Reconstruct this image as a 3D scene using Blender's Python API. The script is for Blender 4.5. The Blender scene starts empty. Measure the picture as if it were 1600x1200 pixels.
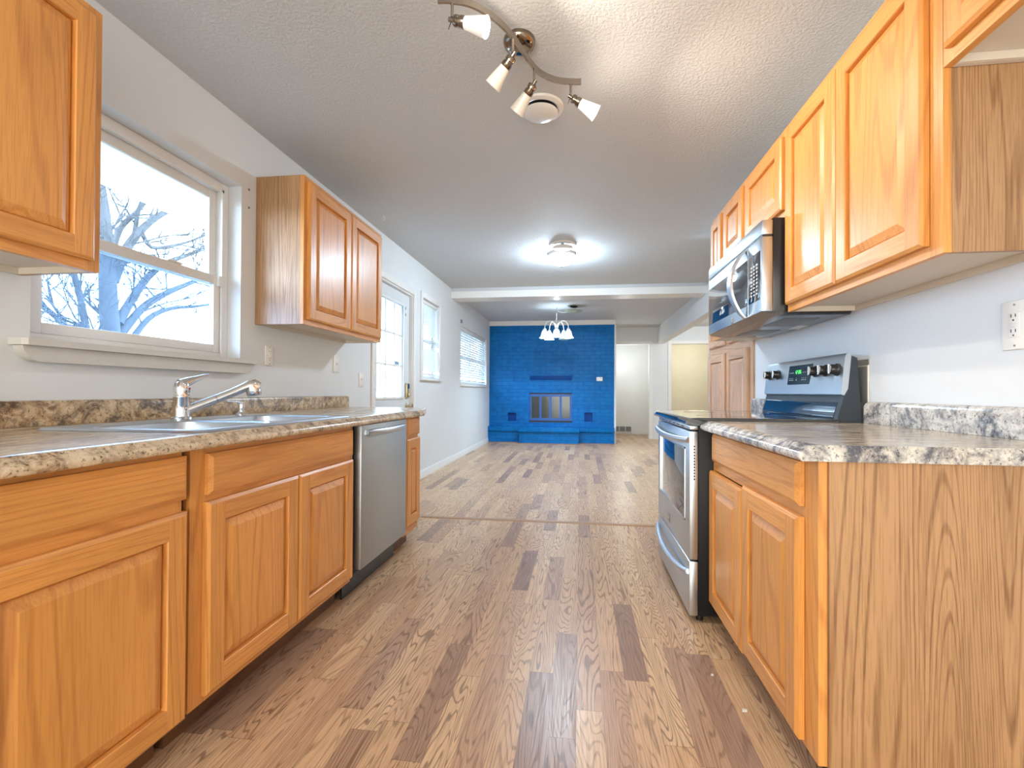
import bpy, bmesh, math, random
from mathutils import Vector, Matrix
random.seed(7)
SC = bpy.context.scene
COL = SC.collection
PI = math.pi

# ------------------------------------------------------------------ camera
cd = bpy.data.cameras.new('camera')
cam = bpy.data.objects.new('camera', cd)
COL.objects.link(cam)
F, CX, CY = 720.0, 815.0, 606.5
RT = Vector((0.9920954, 0.12538631, 0.0049998))
UP = Vector((-0.00390691, -0.0089606, 0.99995222))
FW = Vector((-0.12542512, 0.99206753, 0.0083999))
m = Matrix.Identity(4)
for i in range(3):
    m[i][0], m[i][1], m[i][2] = RT[i], UP[i], -FW[i]
m[2][3] = 1.0
cam.matrix_world = m
cd.sensor_width = 36.0
cd.sensor_fit = 'HORIZONTAL'
cd.lens = F / 1600 * 36.0
cd.shift_x = (800 - CX) / 1600
cd.shift_y = (CY - 600) / 1600
cd.clip_start = 0.02
SC.camera = cam

# ------------------------------------------------------------------ world, exposure
SC.view_settings.view_transform = 'Standard'
SC.view_settings.look = 'None'
SC.view_settings.gamma = 1.0
SC.view_settings.use_curve_mapping = False
SC.view_settings.exposure = 0.36
SC.cycles.use_denoising = True
SC.cycles.max_bounces = 10
SC.cycles.diffuse_bounces = 6
SC.cycles.glossy_bounces = 5
SC.cycles.transparent_max_bounces = 16
SC.cycles.sample_clamp_indirect = 6.0
SC.cycles.blur_glossy = 0.5
W = bpy.data.worlds.new('sky')
SC.world = W
W.use_nodes = True
bg = W.node_tree.nodes['Background']
bg.inputs[0].default_value = (0.60, 0.80, 1.0, 1)
bg.inputs[1].default_value = 19.0


def lamp(name, kind, loc, energy, color=(1, 1, 1), rot=(0, 0, 0), **kw):
    d = bpy.data.lights.new(name, kind)
    d.energy = energy
    d.color = color
    for k, v in kw.items():
        setattr(d, k, v)
    o = bpy.data.objects.new(name, d)
    o.location = loc
    o.rotation_euler = rot
    COL.objects.link(o)
    return o


# unseen fill lamps added to brighten the rooms
lamp('fill_behind_camera', 'AREA', (-0.35, -2.60, 1.15), 108, (1.0, 0.98, 0.88), (PI / 2, 0, 0), shape='RECTANGLE', size=2.6, size_y=2.2)  # large area fill added behind the camera, no real source there
lamp('hall_fill', 'POINT', (2.5, 8.3, 2.1), 44, (0.9, 0.95, 1.0), shadow_soft_size=0.15)  # added fill without a fixture, lights the hall
lamp('bedroom_fill', 'POINT', (2.7, 11.3, 2.1), 18, (1.0, 0.97, 0.88), shadow_soft_size=0.15)  # added fill, brightens the wall seen through the far opening
lamp('closet_fill', 'POINT', (1.0, 10.62, 1.7), 12, (0.9, 0.97, 1.0), shadow_soft_size=0.1)  # added fill hanging free, brightens the closet wall

# ------------------------------------------------------------------ materials
class NT:
    def __init__(s, name):
        s.m = bpy.data.materials.new(name)
        s.m.use_nodes = True
        s.t = s.m.node_tree
        s.b = s.t.nodes['Principled BSDF']
        s.out = s.t.nodes['Material Output']

    def n(s, typ, **kw):
        nd = s.t.nodes.new(typ)
        for k, v in kw.items():
            setattr(nd, k, v)
        return nd

    def put(s, sock, v):
        if hasattr(v, 'is_output') or isinstance(v, bpy.types.NodeSocket):
            s.t.links.new(v, sock)
        else:
            sock.default_value = v

    def math(s, op, a, b=0.0, c=None):
        nd = s.n('ShaderNodeMath', operation=op)
        s.put(nd.inputs[0], a)
        s.put(nd.inputs[1], b)
        if c is not None:
            s.put(nd.inputs[2], c)
        return nd.outputs[0]

    def vmath(s, op, a, b):
        nd = s.n('ShaderNodeVectorMath', operation=op)
        s.put(nd.inputs[0], a)
        s.put(nd.inputs[1], b)
        return nd.outputs[0]

    def coord(s, rnd=True):
        tc = s.n('ShaderNodeTexCoord').outputs['Object']
        if rnd:
            oi = s.n('ShaderNodeObjectInfo').outputs['Random']
            tc = s.vmath('ADD', tc, s.comb(s.math('MULTIPLY', oi, 17.0), s.math('MULTIPLY', oi, 31.0), s.math('MULTIPLY', oi, 23.0)))
        return tc

    def comb(s, x, y, z):
        nd = s.n('ShaderNodeCombineXYZ')
        for i, v in enumerate((x, y, z)):
            s.put(nd.inputs[i], v)
        return nd.outputs[0]

    def sep(s, v):
        nd = s.n('ShaderNodeSeparateXYZ')
        s.put(nd.inputs[0], v)
        return nd.outputs

    def noise(s, v, scale, detail=2.0, rough=0.5, dist=0.0):
        nd = s.n('ShaderNodeTexNoise')
        s.put(nd.inputs['Vector'], v)
        nd.inputs['Scale'].default_value = scale
        nd.inputs['Detail'].default_value = detail
        nd.inputs['Roughness'].default_value = rough
        nd.inputs['Distortion'].default_value = dist
        return nd.outputs[0]

    def ramp(s, fac, stops, interp='LINEAR'):
        nd = s.n('ShaderNodeValToRGB')
        cr = nd.color_ramp
        cr.interpolation = interp
        while len(cr.elements) < len(stops):
            cr.elements.new(0.5)
        for e, (p, c) in zip(cr.elements, stops):
            e.position = p
            e.color = tuple(c) + (1,) if len(c) == 3 else c
        s.put(nd.inputs[0], fac)
        return nd.outputs[0]

    def mix(s, fac, a, b, mode='MIX'):
        nd = s.n('ShaderNodeMix', data_type='RGBA', blend_type=mode)
        s.put(nd.inputs[0], fac)
        for i, v in ((6, a), (7, b)):
            if isinstance(v, (tuple, list)) and len(v) == 3:
                v = tuple(v) + (1,)
            s.put(nd.inputs[i], v)
        return nd.outputs[2]

    def bump(s, h, strength=0.2, dist=0.01):
        nd = s.n('ShaderNodeBump')
        nd.inputs['Strength'].default_value = strength
        nd.inputs['Distance'].default_value = dist
        s.put(nd.inputs['Height'], h)
        s.put(s.b.inputs['Normal'], nd.outputs[0])

    def set(s, color=None, rough=None, metal=None, **kw):
        if color is not None:
            if isinstance(color, (tuple, list)) and len(color) == 3:
                color = tuple(color) + (1,)
            s.put(s.b.inputs['Base Color'], color)
        if rough is not None:
            s.put(s.b.inputs['Roughness'], rough)
        if metal is not None:
            s.b.inputs['Metallic'].default_value = metal
        for k, v in kw.items():
            s.put(s.b.inputs[k], v)
        return s


def srgb(r, g, b):
    f = lambda c: (c / 255 / 12.92) if c / 255 <= 0.04045 else ((c / 255 + 0.055) / 1.055) ** 2.4
    return (f(r), f(g), f(b))


def plain(name, c, rough=0.5, metal=0.0, vary=0.04, **kw):
    t = NT(name)
    v = t.noise(t.coord(), 6.0, 3.0)
    dk = tuple(x * (1 - vary * 2) for x in c)
    t.set(t.mix(v, dk, c), rough, metal, **kw)
    return t.m


def oak(name, base, dark, axis='z', rough=0.38, rings=0.5, pores=0.5, freq=90.0, sc=2.6, al_k=0.075):
    t = NT(name)
    x, y, z = t.sep(t.coord())
    if axis == 'z':
        al, a1, a2 = z, x, y
    elif axis == 'y':
        al, a1, a2 = y, x, z
    else:
        al, a1, a2 = x, y, z
    v = t.comb(a1, a2, t.math('MULTIPLY', al, al_k))
    n1 = t.noise(v, sc, 2.5, 0.45, 0.12)
    s = t.math('SINE', t.math('MULTIPLY', n1, freq * 2.4))
    line = t.ramp(s, [(0.0, (0, 0, 0)), (0.5, (0.0, 0.0, 0.0)), (0.98, (1, 1, 1))])
    pv = t.comb(a1, a2, t.math('MULTIPLY', al, 0.035))
    p = t.noise(pv, 230.0, 2.0, 0.6)
    pr = t.ramp(p, [(0.46, (0, 0, 0)), (0.62, (1, 1, 1))])
    broad = t.noise(t.comb(a1, a2, t.math('MULTIPLY', al, 0.2)), 7.0, 3.0)
    c = t.mix(t.ramp(broad, [(0.3, (0, 0, 0)), (0.75, (1, 1, 1))]), base, tuple(b * 0.78 for b in base))
    fac = t.math('ADD', t.math('MULTIPLY', line, rings), t.math('MULTIPLY', pr, pores * 0.55))
    c = t.mix(t.math('MINIMUM', fac, 0.9), c, dark)
    t.set(c, t.math('ADD', rough, t.math('MULTIPLY', pr, 0.1)), **{'Coat Weight': 0.22, 'Coat Roughness': 0.28})
    t.bump(t.math('ADD', p, t.math('MULTIPLY', s, 0.2)), 0.05, 0.002)
    return t.m


OB, OD = srgb(226, 158, 82), srgb(166, 98, 40)
OAK_V = oak('oak_vertical', OB, OD, 'z', rings=0.32, pores=0.45)
OAK_H = oak('oak_horizontal', OB, OD, 'y', rings=0.3, pores=0.45)
OAK_D = oak('oak_depth', OB, OD, 'x', rings=0.22, pores=0.45)
VENEER = oak('veneer_side', srgb(182, 140, 98), srgb(122, 82, 48), 'z', rough=0.42, rings=0.5, pores=0.7, freq=130, sc=4.0, al_k=0.055)
VENEER_P = oak('veneer_panel', srgb(184, 141, 98), srgb(122, 82, 48), 'z', rough=0.45, rings=0.55, pores=0.7, freq=150, sc=3.6, al_k=0.05)
PANTRY_V = oak('pantry_oak_bluelit_vertical', srgb(214, 172, 136), srgb(150, 106, 74), 'z', rings=0.3, pores=0.5)  # oak paled, the blue light on the pantry is put into its colour
PANTRY_H = oak('pantry_oak_bluelit_horizontal', srgb(214, 172, 136), srgb(150, 106, 74), 'y', rings=0.5, pores=0.5)  # horizontal grain, with the same blue light in its colour
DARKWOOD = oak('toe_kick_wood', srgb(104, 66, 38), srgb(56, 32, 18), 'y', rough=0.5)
UNDER = plain('cabinet_underside', srgb(214, 204, 190), 0.55)
CARCASS_DARK = plain('gap_filler', srgb(74, 42, 24), 0.6)
WALL_M = NT('wall_paint')
_n = WALL_M.noise(WALL_M.coord(False), 90.0, 3.0)
WALL_M.set(WALL_M.mix(WALL_M.noise(WALL_M.coord(False), 1.3, 3.0), srgb(216, 219, 221), srgb(223, 226, 228)), 0.55)
WALL_M.bump(_n, 0.12, 0.003)
WALL = WALL_M.m
CREAM = plain('cream_wall_paint', srgb(226, 220, 200), 0.6)
_c = NT('ceiling_texture')
_n = _c.noise(_c.coord(False), 75.0, 4.0, 0.6)
_c.set(_c.mix(_c.noise(_c.coord(False), 0.9, 2.0), srgb(196, 199, 202), srgb(203, 206, 209)), 0.75)
_c.bump(_c.ramp(_n, [(0.4, (0, 0, 0)), (0.62, (1, 1, 1))]), 0.45, 0.006)
CEIL = _c.m
TRIM = plain('white_trim_paint', srgb(232, 231, 228), 0.4, vary=0.02)
VINYL = plain('white_vinyl', srgb(236, 236, 234), 0.35, vary=0.02)
DOORP = plain('door_paint', srgb(214, 219, 222), 0.4, vary=0.02)
PLATE = plain('white_plastic', srgb(236, 234, 228), 0.3, vary=0.02)
SLOT = plain('dark_slot', (0.02, 0.02, 0.02), 0.5)
SILLP = plain('sill_paint', srgb(206, 202, 196), 0.42, vary=0.06)


def floor_mat():
    t = NT('laminate_strip_floor')
    x, y, z = t.sep(t.n('ShaderNodeTexCoord').outputs['Object'])
    w, L = 0.083, 0.58
    col = t.math('FLOOR', t.math('DIVIDE', x, w))
    wn = t.n('ShaderNodeTexWhiteNoise', noise_dimensions='1D')
    t.put(wn.inputs['W'], col)
    off = t.math('MULTIPLY', wn.outputs['Value'], 3.7)
    yo = t.math('ADD', t.math('DIVIDE', y, L), off)
    row = t.math('FLOOR', yo)
    wn2 = t.n('ShaderNodeTexWhiteNoise', noise_dimensions='2D')
    t.put(wn2.inputs['Vector'], t.comb(col, row, 0.0))
    r = wn2.outputs['Value']
    r2 = t.sep(wn2.outputs['Color'])[1]
    # grain inside one strip
    gv = t.comb(t.math('ADD', x, t.math('MULTIPLY', r, 7.0)), t.math('ADD', t.math('MULTIPLY', y, 0.11), t.math('MULTIPLY', r2, 9.0)), t.math('MULTIPLY', r, 40.0))
    n1 = t.noise(gv, 7.0, 2.5, 0.45, 0.35)
    s = t.math('SINE', t.math('MULTIPLY', n1, 250.0))
    line = t.ramp(s, [(0.45, (0, 0, 0)), (0.95, (1, 1, 1))])
    pv = t.comb(t.math('ADD', x, t.math('MULTIPLY', r, 5.0)), t.math('MULTIPLY', y, 0.03), r)
    p = t.ramp(t.noise(pv, 260.0, 2.0, 0.6), [(0.45, (0, 0, 0)), (0.65, (1, 1, 1))])
    base = t.ramp(r, [(0.0, srgb(224, 190, 152)), (0.3, srgb(208, 170, 130)), (0.55, srgb(216, 180, 144)), (0.78, srgb(198, 160, 128)), (0.9, srgb(180, 146, 120)), (1.0, srgb(158, 126, 106))])
    dark = t.mix(0.78, base, srgb(92, 58, 38))
    amt = t.math('ADD', t.math('MULTIPLY', line, t.math('ADD', 0.35, t.math('MULTIPLY', r2, 0.5))), t.math('MULTIPLY', p, 0.42))
    c = t.mix(t.math('MINIMUM', amt, 0.9), base, dark)
    # seams
    fx = t.math('FRACT', t.math('DIVIDE', x, w))
    fy = t.math('FRACT', yo)
    sx = t.math('LESS_THAN', t.math('MINIMUM', fx, t.math('SUBTRACT', 1.0, fx)), 0.008)
    sy = t.math('LESS_THAN', t.math('MINIMUM', fy, t.math('SUBTRACT', 1.0, fy)), 0.002)
    seam = t.math('MAXIMUM', sx, sy)
    c = t.mix(t.math('MULTIPLY', seam, 0.45), c, srgb(80, 50, 34))
    t.set(c, t.math('ADD', 0.32, t.math('MULTIPLY', p, 0.08)), **{'Specular IOR Level': 0.5})
    t.bump(t.math('SUBTRACT', t.math('MULTIPLY', line, -0.4), seam), 0.06, 0.002)
    return t.m


FLOOR = floor_mat()


def granite(name, tint=(1, 1, 1), rough=0.22, streak=(1, 1, 1), cool=0.0, dv0=0.45, dvk=0.72):
    t = NT(name)
    co = t.coord(False)
    v = t.vmath('MULTIPLY', co, streak)
    big = t.noise(v, 4.2, 4.0, 0.6, 1.6)
    vein = t.noise(v, 5.5, 6.0, 0.68, 2.2)
    mid = t.noise(v, 22.0, 5.0, 0.68, 0.9)
    fine = t.noise(v, 105.0, 4.0, 0.7)
    lo = [srgb(84, 62, 44), srgb(150, 116, 78), srgb(196, 168, 128), srgb(222, 206, 178)]
    hi = [srgb(92, 96, 108), srgb(160, 156, 152), srgb(204, 196, 184), srgb(226, 222, 214)]
    cl = [tuple(a * (1 - cool) + b * cool for a, b in zip(p, q)) for p, q in zip(lo, hi)]
    c = t.ramp(mid, [(0.30, cl[0]), (0.43, cl[1]), (0.53, cl[2]), (0.66, cl[3])])
    c = t.mix(t.ramp(big, [(0.40, (0, 0, 0)), (0.60, (1, 1, 1))]), c, t.mix(0.55, c, cl[3]))
    dv = t.ramp(vein, [(dv0 - 0.11, (1, 1, 1)), (dv0, (0, 0, 0))])
    c = t.mix(t.math('MULTIPLY', dv, dvk), c, t.mix(cool, srgb(58, 40, 30), srgb(64, 70, 88)))
    dk = t.ramp(fine, [(0.35, (1, 1, 1)), (0.45, (0, 0, 0))])
    c = t.mix(t.math('MULTIPLY', dk, 0.8), c, srgb(46, 40, 40))
    lt = t.ramp(fine, [(0.57, (0, 0, 0)), (0.68, (1, 1, 1))])
    c = t.mix(t.math('MULTIPLY', lt, 0.5), c, srgb(236, 228, 214))
    c = t.mix(1.0, c, tint, 'MULTIPLY')
    t.set(c, rough)
    return t.m


GRAN_L = granite('granite_laminate', (0.98, 0.95, 0.9), cool=0.25)
GRAN_T = granite('granite_laminate_top', (1.0, 0.98, 0.95), 0.2, (1.8, 0.4, 1.0), cool=0.35)
GRAN_R = granite('granite_laminate_cool_cast', (0.90, 0.93, 0.98), 0.25, cool=0.85, dv0=0.50, dvk=0.8)  # laminate greyed to carry the cool light cast on the right counter
GRAN_B = granite('granite_laminate_brown', (0.88, 0.82, 0.74), 0.3, cool=0.0, dv0=0.52, dvk=0.8)
GRAN_RT = granite('granite_laminate_cool_cast_top', (0.98, 0.96, 0.94), 0.14, (0.45, 2.4, 1.0), cool=0.5)  # same cool light cast mixed into the right counter top


def steel(name, c=(0.60, 0.61, 0.62), rough=0.28, axis='y'):
    t = NT(name)
    x, y, z = t.sep(t.coord())
    k = {'y': (1, 0.02, 1), 'z': (1, 1, 0.02), 'x': (0.02, 1, 1)}[axis]
    n = t.noise(t.comb(t.math('MULTIPLY', x, k[0]), t.math('MULTIPLY', y, k[1]), t.math('MULTIPLY', z, k[2])), 320.0, 2.0, 0.6)
    t.set(t.mix(n, tuple(a * 0.9 for a in c), c), t.math('ADD', rough, t.math('MULTIPLY', n, 0.08)), 1.0)
    t.bump(n, 0.03, 0.001)
    return t.m


STEEL = steel('stainless_steel', (0.60, 0.66, 0.73))
STEEL_D = steel('stainless_steel_dishwasher', (0.50, 0.545, 0.585), 0.42)
CHROME = plain('chrome', (0.82, 0.83, 0.84), 0.07, 1.0, 0.01)
NICKEL = plain('brushed_nickel', (0.42, 0.37, 0.32), 0.25, 1.0, 0.05)
DARKNICKEL = plain('dark_polished_nickel', (0.30, 0.25, 0.20), 0.10, 1.0, 0.05)
BRASS = plain('satin_brass', (0.62, 0.52, 0.33), 0.3, 1.0)
BLACK = plain('black_enamel', (0.012, 0.013, 0.016), 0.25)
BLACKG = plain('black_glass', (0.008, 0.011, 0.016), 0.04, **{'Coat Weight': 1.0, 'Coat Roughness': 0.03})
BLACKSIDE = plain('black_side_panel', (0.012, 0.012, 0.014), 0.45, **{'Specular IOR Level': 0.2})
NAVYG = plain('blue_black_enamel', (0.01, 0.04, 0.085), 0.08, **{'Coat Weight': 1.0, 'Coat Roughness': 0.04})
OVENG = plain('oven_window_glass', (0.02, 0.03, 0.045), 0.05, **{'Coat Weight': 1.0})
GREYP = plain('grey_plastic', (0.20, 0.205, 0.21), 0.4)
WHITEDOT = plain('white_print', (0.75, 0.77, 0.8), 0.5)
WHITEMET = plain('white_enamel', srgb(228, 228, 226), 0.3)
RUST = plain('orange_shoe_wood', srgb(176, 122, 82), 0.5)


def emit(name, c, s, base=(0.9, 0.9, 0.9)):
    t = NT(name)
    t.set(base, 0.3, **{'Emission Color': tuple(c) + (1,), 'Emission Strength': s})
    return t.m


LED = emit('green_clock_digits', (0.1, 1.0, 0.15), 2.5, (0, 0.1, 0))
BULB = emit('glowing_bulb', (1.0, 0.95, 0.85), 22.0)
DOMEG = emit('lit_glass_dome', (0.66, 0.84, 1.0), 235.0)
CHBULB = emit('glowing_chandelier_bulb', (0.66, 0.85, 1.0), 850.0)
SHADE_LIT = emit('lit_frosted_glass', (1.0, 0.96, 0.9), 0.25, (0.85, 0.84, 0.82))
SHADE_OFF = plain('frosted_glass', srgb(226, 222, 212), 0.25, 0, 0.02, **{'Transmission Weight': 0.15})
CHAND_LIT = emit('lit_alabaster_glass', (0.97, 0.99, 1.0), 0.55, (0.85, 0.87, 0.88))
CHAND_OFF = plain('alabaster_glass', srgb(176, 196, 202), 0.3)


def brick_mat():
    t = NT('blue_painted_brick')
    x, y, z = t.sep(t.n('ShaderNodeTexCoord').outputs['Object'])
    geo = t.n('ShaderNodeNewGeometry').outputs['Normal']
    nx = t.math('ABSOLUTE', t.sep(geo)[0])
    u = t.mix(nx, t.comb(x, x, x), t.comb(y, y, y))
    u1 = t.sep(u)[0]
    br = t.n('ShaderNodeTexBrick')
    t.put(br.inputs['Vector'], t.comb(u1, z, 0.0))
    br.inputs['Scale'].default_value = 1.0
    br.inputs['Mortar Size'].default_value = 0.006
    br.inputs['Mortar Smooth'].default_value = 0.5
    br.inputs['Brick Width'].default_value = 0.215
    br.inputs['Row Height'].default_value = 0.0755
    br.inputs['Color1'].default_value = (1, 1, 1, 1)
    br.inputs['Color2'].default_value = (0, 0, 0, 1)
    br.inputs['Mortar'].default_value = (0.5, 0.5, 0.5, 1)
    n = t.noise(t.comb(x, y, z), 9.0, 5.0, 0.65)
    nf = t.noise(t.comb(x, y, z), 60.0, 3.0, 0.6)
    c = t.mix(br.outputs['Color'], srgb(4, 90, 156), srgb(8, 104, 172))
    c = t.mix(t.ramp(n, [(0.35, (0, 0, 0)), (0.7, (1, 1, 1))]), c, srgb(12, 114, 186))
    c = t.mix(t.math('MULTIPLY', br.outputs['Fac'], 0.18), c, srgb(10, 54, 112))
    t.set(c, 0.33, **{'Specular IOR Level': 0.14})
    h = t.math('ADD', t.math('MULTIPLY', br.outputs['Fac'], -1.0), t.math('ADD', t.math('MULTIPLY', nf, 0.35), t.math('MULTIPLY', n, 0.5)))
    t.bump(h, 0.55, 0.011)
    return t.m


BRICK = brick_mat()
BLUEP = plain('blue_paint_smooth', srgb(6, 66, 136), 0.4, **{'Specular IOR Level': 0.12})
BLUEF = plain('blue_painted_metal', srgb(20, 88, 156), 0.35)
FIREG = NT('fireplace_glass').set((0.05, 0.055, 0.05), 0.12, **{'Specular IOR Level': 0.5}).m


def glass(name, haze=0.10, tint=(0.95, 0.98, 1.0), hz=(0.85, 0.92, 1.0)):
    t = NT(name)
    tr = t.n('ShaderNodeBsdfTransparent')
    tr.inputs[0].default_value = tuple(tint) + (1,)
    gl = t.n('ShaderNodeBsdfGlossy')
    gl.inputs['Roughness'].default_value = 0.02
    tl = t.n('ShaderNodeBsdfTranslucent')
    tl.inputs[0].default_value = tuple(hz) + (1,)
    fr = t.n('ShaderNodeFresnel')
    fr.inputs[0].default_value = 1.3
    m1 = t.n('ShaderNodeMixShader')
    v = t.noise(t.coord(), 14.0, 5.0, 0.6)
    t.put(m1.inputs[0], t.math('MULTIPLY', t.ramp(v, [(0.2, (0.6, 0.6, 0.6)), (0.8, (1, 1, 1))]), haze))
    t.t.links.new(tr.outputs[0], m1.inputs[1])
    t.t.links.new(tl.outputs[0], m1.inputs[2])
    m2 = t.n('ShaderNodeMixShader')
    front = t.math('SUBTRACT', 1.0, t.n('ShaderNodeNewGeometry').outputs['Backfacing'])
    t.put(m2.inputs[0], t.math('MULTIPLY', fr.outputs[0], front))
    t.t.links.new(m1.outputs[0], m2.inputs[1])
    t.t.links.new(gl.outputs[0], m2.inputs[2])
    t.t.links.new(m2.outputs[0], t.out.inputs[0])
    return t.m


GLASS = glass('dusty_window_glass', 0.022, (0.97, 0.985, 1.0), (0.92, 0.96, 1.0))
GLASS_S = glass('screened_window_glass', 0.028, (0.74, 0.86, 1.0), (0.8, 0.9, 1.0))
DOORGLASS = glass('frosted_door_glass', 0.55)


def blind_mat():
    t = NT('white_blind_slat')
    df = t.n('ShaderNodeBsdfDiffuse')
    df.inputs[0].default_value = (0.82, 0.84, 0.85, 1)
    tl = t.n('ShaderNodeBsdfTranslucent')
    tl.inputs[0].default_value = (0.82, 0.9, 0.95, 1)
    mx = t.n('ShaderNodeMixShader')
    mx.inputs[0].default_value = 0.22
    t.t.links.new(df.outputs[0], mx.inputs[1])
    t.t.links.new(tl.outputs[0], mx.inputs[2])
    t.t.links.new(mx.outputs[0], t.out.inputs[0])
    return t.m


BLIND = blind_mat()
BARK = NT('pale_bark')
BARK.set(BARK.mix(BARK.noise(BARK.coord(), 9.0, 4.0), srgb(36, 37, 39), srgb(52, 53, 56)), 0.9)
BARK = BARK.m


def soffit_mat():
    t = NT('vented_soffit')
    x, y, z = t.sep(t.n('ShaderNodeTexCoord').outputs['Object'])
    fx = t.math('FRACT', t.math('DIVIDE', y, 0.105))
    groove = t.math('LESS_THAN', fx, 0.06)
    third = t.math('LESS_THAN', t.math('FRACT', t.math('DIVIDE', y, 0.315)), 0.333)
    hole = t.math('MULTIPLY', t.math('LESS_THAN', t.math('FRACT', t.math('DIVIDE', x, 0.02)), 0.4), third)
    c = t.mix(t.math('MAXIMUM', t.math('MULTIPLY', groove, 0.35), t.math('MULTIPLY', hole, 0.18)), srgb(216, 220, 226), srgb(96, 104, 116))
    t.set(c, 0.5)
    return t.m


SOFFIT = soffit_mat()
GROUND = plain('winter_lawn', srgb(62, 62, 56), 0.9, vary=0.2)
SIDING = plain('white_siding', srgb(226, 228, 230), 0.5)
KNOBM = plain('black_knob', (0.02, 0.02, 0.022), 0.3)
STICK = plain('blue_sticker', srgb(120, 150, 176), 0.5)
KEYP = plain('keypad_blue_black', srgb(30, 72, 120), 0.2)
SCRAPM = plain('white_scrap', srgb(225, 222, 216), 0.6)

# ------------------------------------------------------------------ mesh builder
ORG = {}


class MB:
    def __init__(s):
        s.bm = bmesh.new()

    def face(s, pts, mat=0):
        f = s.bm.faces.new([s.bm.verts.new(p) for p in pts])
        f.material_index = mat
        return f

    def box(s, x0, x1, y0, y1, z0, z1, mat=0, bev=0.0, seg=2):
        x0, x1 = min(x0, x1), max(x0, x1)
        y0, y1 = min(y0, y1), max(y0, y1)
        z0, z1 = min(z0, z1), max(z0, z1)
        v = [s.bm.verts.new((x, y, z)) for z in (z0, z1) for x, y in ((x0, y0), (x1, y0), (x1, y1), (x0, y1))]
        fs = [(3, 2, 1, 0), (4, 5, 6, 7), (0, 1, 5, 4), (1, 2, 6, 5), (2, 3, 7, 6), (3, 0, 4, 7)]
        faces = [s.bm.faces.new([v[i] for i in f]) for f in fs]
        for f in faces:
            f.material_index = mat
        if bev > 0:
            ed = list({e for f in faces for e in f.edges})
            r = bmesh.ops.bevel(s.bm, geom=ed, offset=bev, segments=seg, affect='EDGES', profile=0.5)
            for f in r['faces']:
                f.material_index = mat
        return s

    def prism(s, poly, axis, a, b, mat=0):
        """poly of 2D points, extruded along axis between a and b"""
        def P(p, t):
            return {'x': (t, p[0], p[1]), 'y': (p[0], t, p[1]), 'z': (p[0], p[1], t)}[axis]
        va = [s.bm.verts.new(P(p, a)) for p in poly]
        vb = [s.bm.verts.new(P(p, b)) for p in poly]
        n = len(poly)
        fs = [s.bm.faces.new(va[::-1]), s.bm.faces.new(vb)]
        for i in range(n):
            fs.append(s.bm.faces.new([va[i], va[(i + 1) % n], vb[(i + 1) % n], vb[i]]))
        for f in fs:
            f.material_index = mat
        return s

    def tube(s, pts, rad, n=12, mat=0, caps=True):
        pts = [Vector(p) for p in pts]
        if not isinstance(rad, (list, tuple)):
            rad = [rad] * len(pts)
        rings = []
        ref = None
        for i, p in enumerate(pts):
            d = (pts[min(i + 1, len(pts) - 1)] - pts[max(i - 1, 0)])
            if d.length < 1e-9:
                d = Vector((0, 0, 1))
            d.normalize()
            if ref is None:
                ref = Vector((1, 0, 0)) if abs(d.x) < 0.8 else Vector((0, 0, 1))
            a = (ref - d * ref.dot(d))
            if a.length < 1e-6:
                a = d.orthogonal()
            a.normalize()
            b = d.cross(a)
            ref = a
            rings.append([s.bm.verts.new(p + (a * math.cos(2 * PI * k / n) + b * math.sin(2 * PI * k / n)) * rad[i]) for k in range(n)])
        for r0, r1 in zip(rings, rings[1:]):
            for k in range(n):
                f = s.bm.faces.new([r0[k], r0[(k + 1) % n], r1[(k + 1) % n], r1[k]])
                f.material_index = mat
        if caps:
            for r in (rings[0][::-1], rings[-1]):
                f = s.bm.faces.new(r)
                f.material_index = mat
        return s

    def cyl(s, p0, p1, r0, r1=None, n=24, mat=0):
        return s.tube([p0, p1], [r0, r0 if r1 is None else r1], n, mat)

    def lathe(s, prof, c, axis=(0, 0, 1), n=32, mat=0):
        """prof: list of (radius, height along the axis)"""
        c = Vector(c)
        d = Vector(axis).normalized()
        a = d.orthogonal().normalized()
        b = d.cross(a)
        rings = []
        for r, h in prof:
            if r < 1e-6:
                rings.append([s.bm.verts.new(c + d * h)])
            else:
                rings.append([s.bm.verts.new(c + d * h + (a * math.cos(2 * PI * k / n) + b * math.sin(2 * PI * k / n)) * r) for k in range(n)])
        for r0, r1 in zip(rings, rings[1:]):
            for k in range(n):
                k2 = (k + 1) % n
                if len(r0) == 1 and len(r1) == 1:
                    continue
                if len(r0) == 1:
                    f = s.bm.faces.new([r0[0], r1[k2], r1[k]])
                elif len(r1) == 1:
                    f = s.bm.faces.new([r0[k], r0[k2], r1[0]])
                else:
                    f = s.bm.faces.new([r0[k], r0[k2], r1[k2], r1[k]])
                f.material_index = mat
        return s

    def build(s, name, mats, parent=None, angle=38, recalc=True):
        if not isinstance(mats, (list, tuple)):
            mats = [mats]
        if recalc:
            bmesh.ops.recalc_face_normals(s.bm, faces=s.bm.faces[:])
        off = ORG.get(parent.name, Vector()) if parent else None
        if parent is None:
            xs = [v.co for v in s.bm.verts]
            lo = Vector((min(v.x for v in xs), min(v.y for v in xs), min(v.z for v in xs)))
            hi = Vector((max(v.x for v in xs), max(v.y for v in xs), max(v.z for v in xs)))
            off = Vector(((lo.x + hi.x) / 2, (lo.y + hi.y) / 2, lo.z))
        for v in s.bm.verts:
            v.co -= off
        me = bpy.data.meshes.new(name)
        s.bm.to_mesh(me)
        s.bm.free()
        for mm in mats:
            me.materials.append(mm)
        me.shade_smooth()
        me.set_sharp_from_angle(angle=math.radians(angle))
        o = bpy.data.objects.new(name, me)
        COL.objects.link(o)
        if parent is None:
            o.location = off
        else:
            o.parent = parent
        ORG[o.name] = off
        return o


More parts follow.
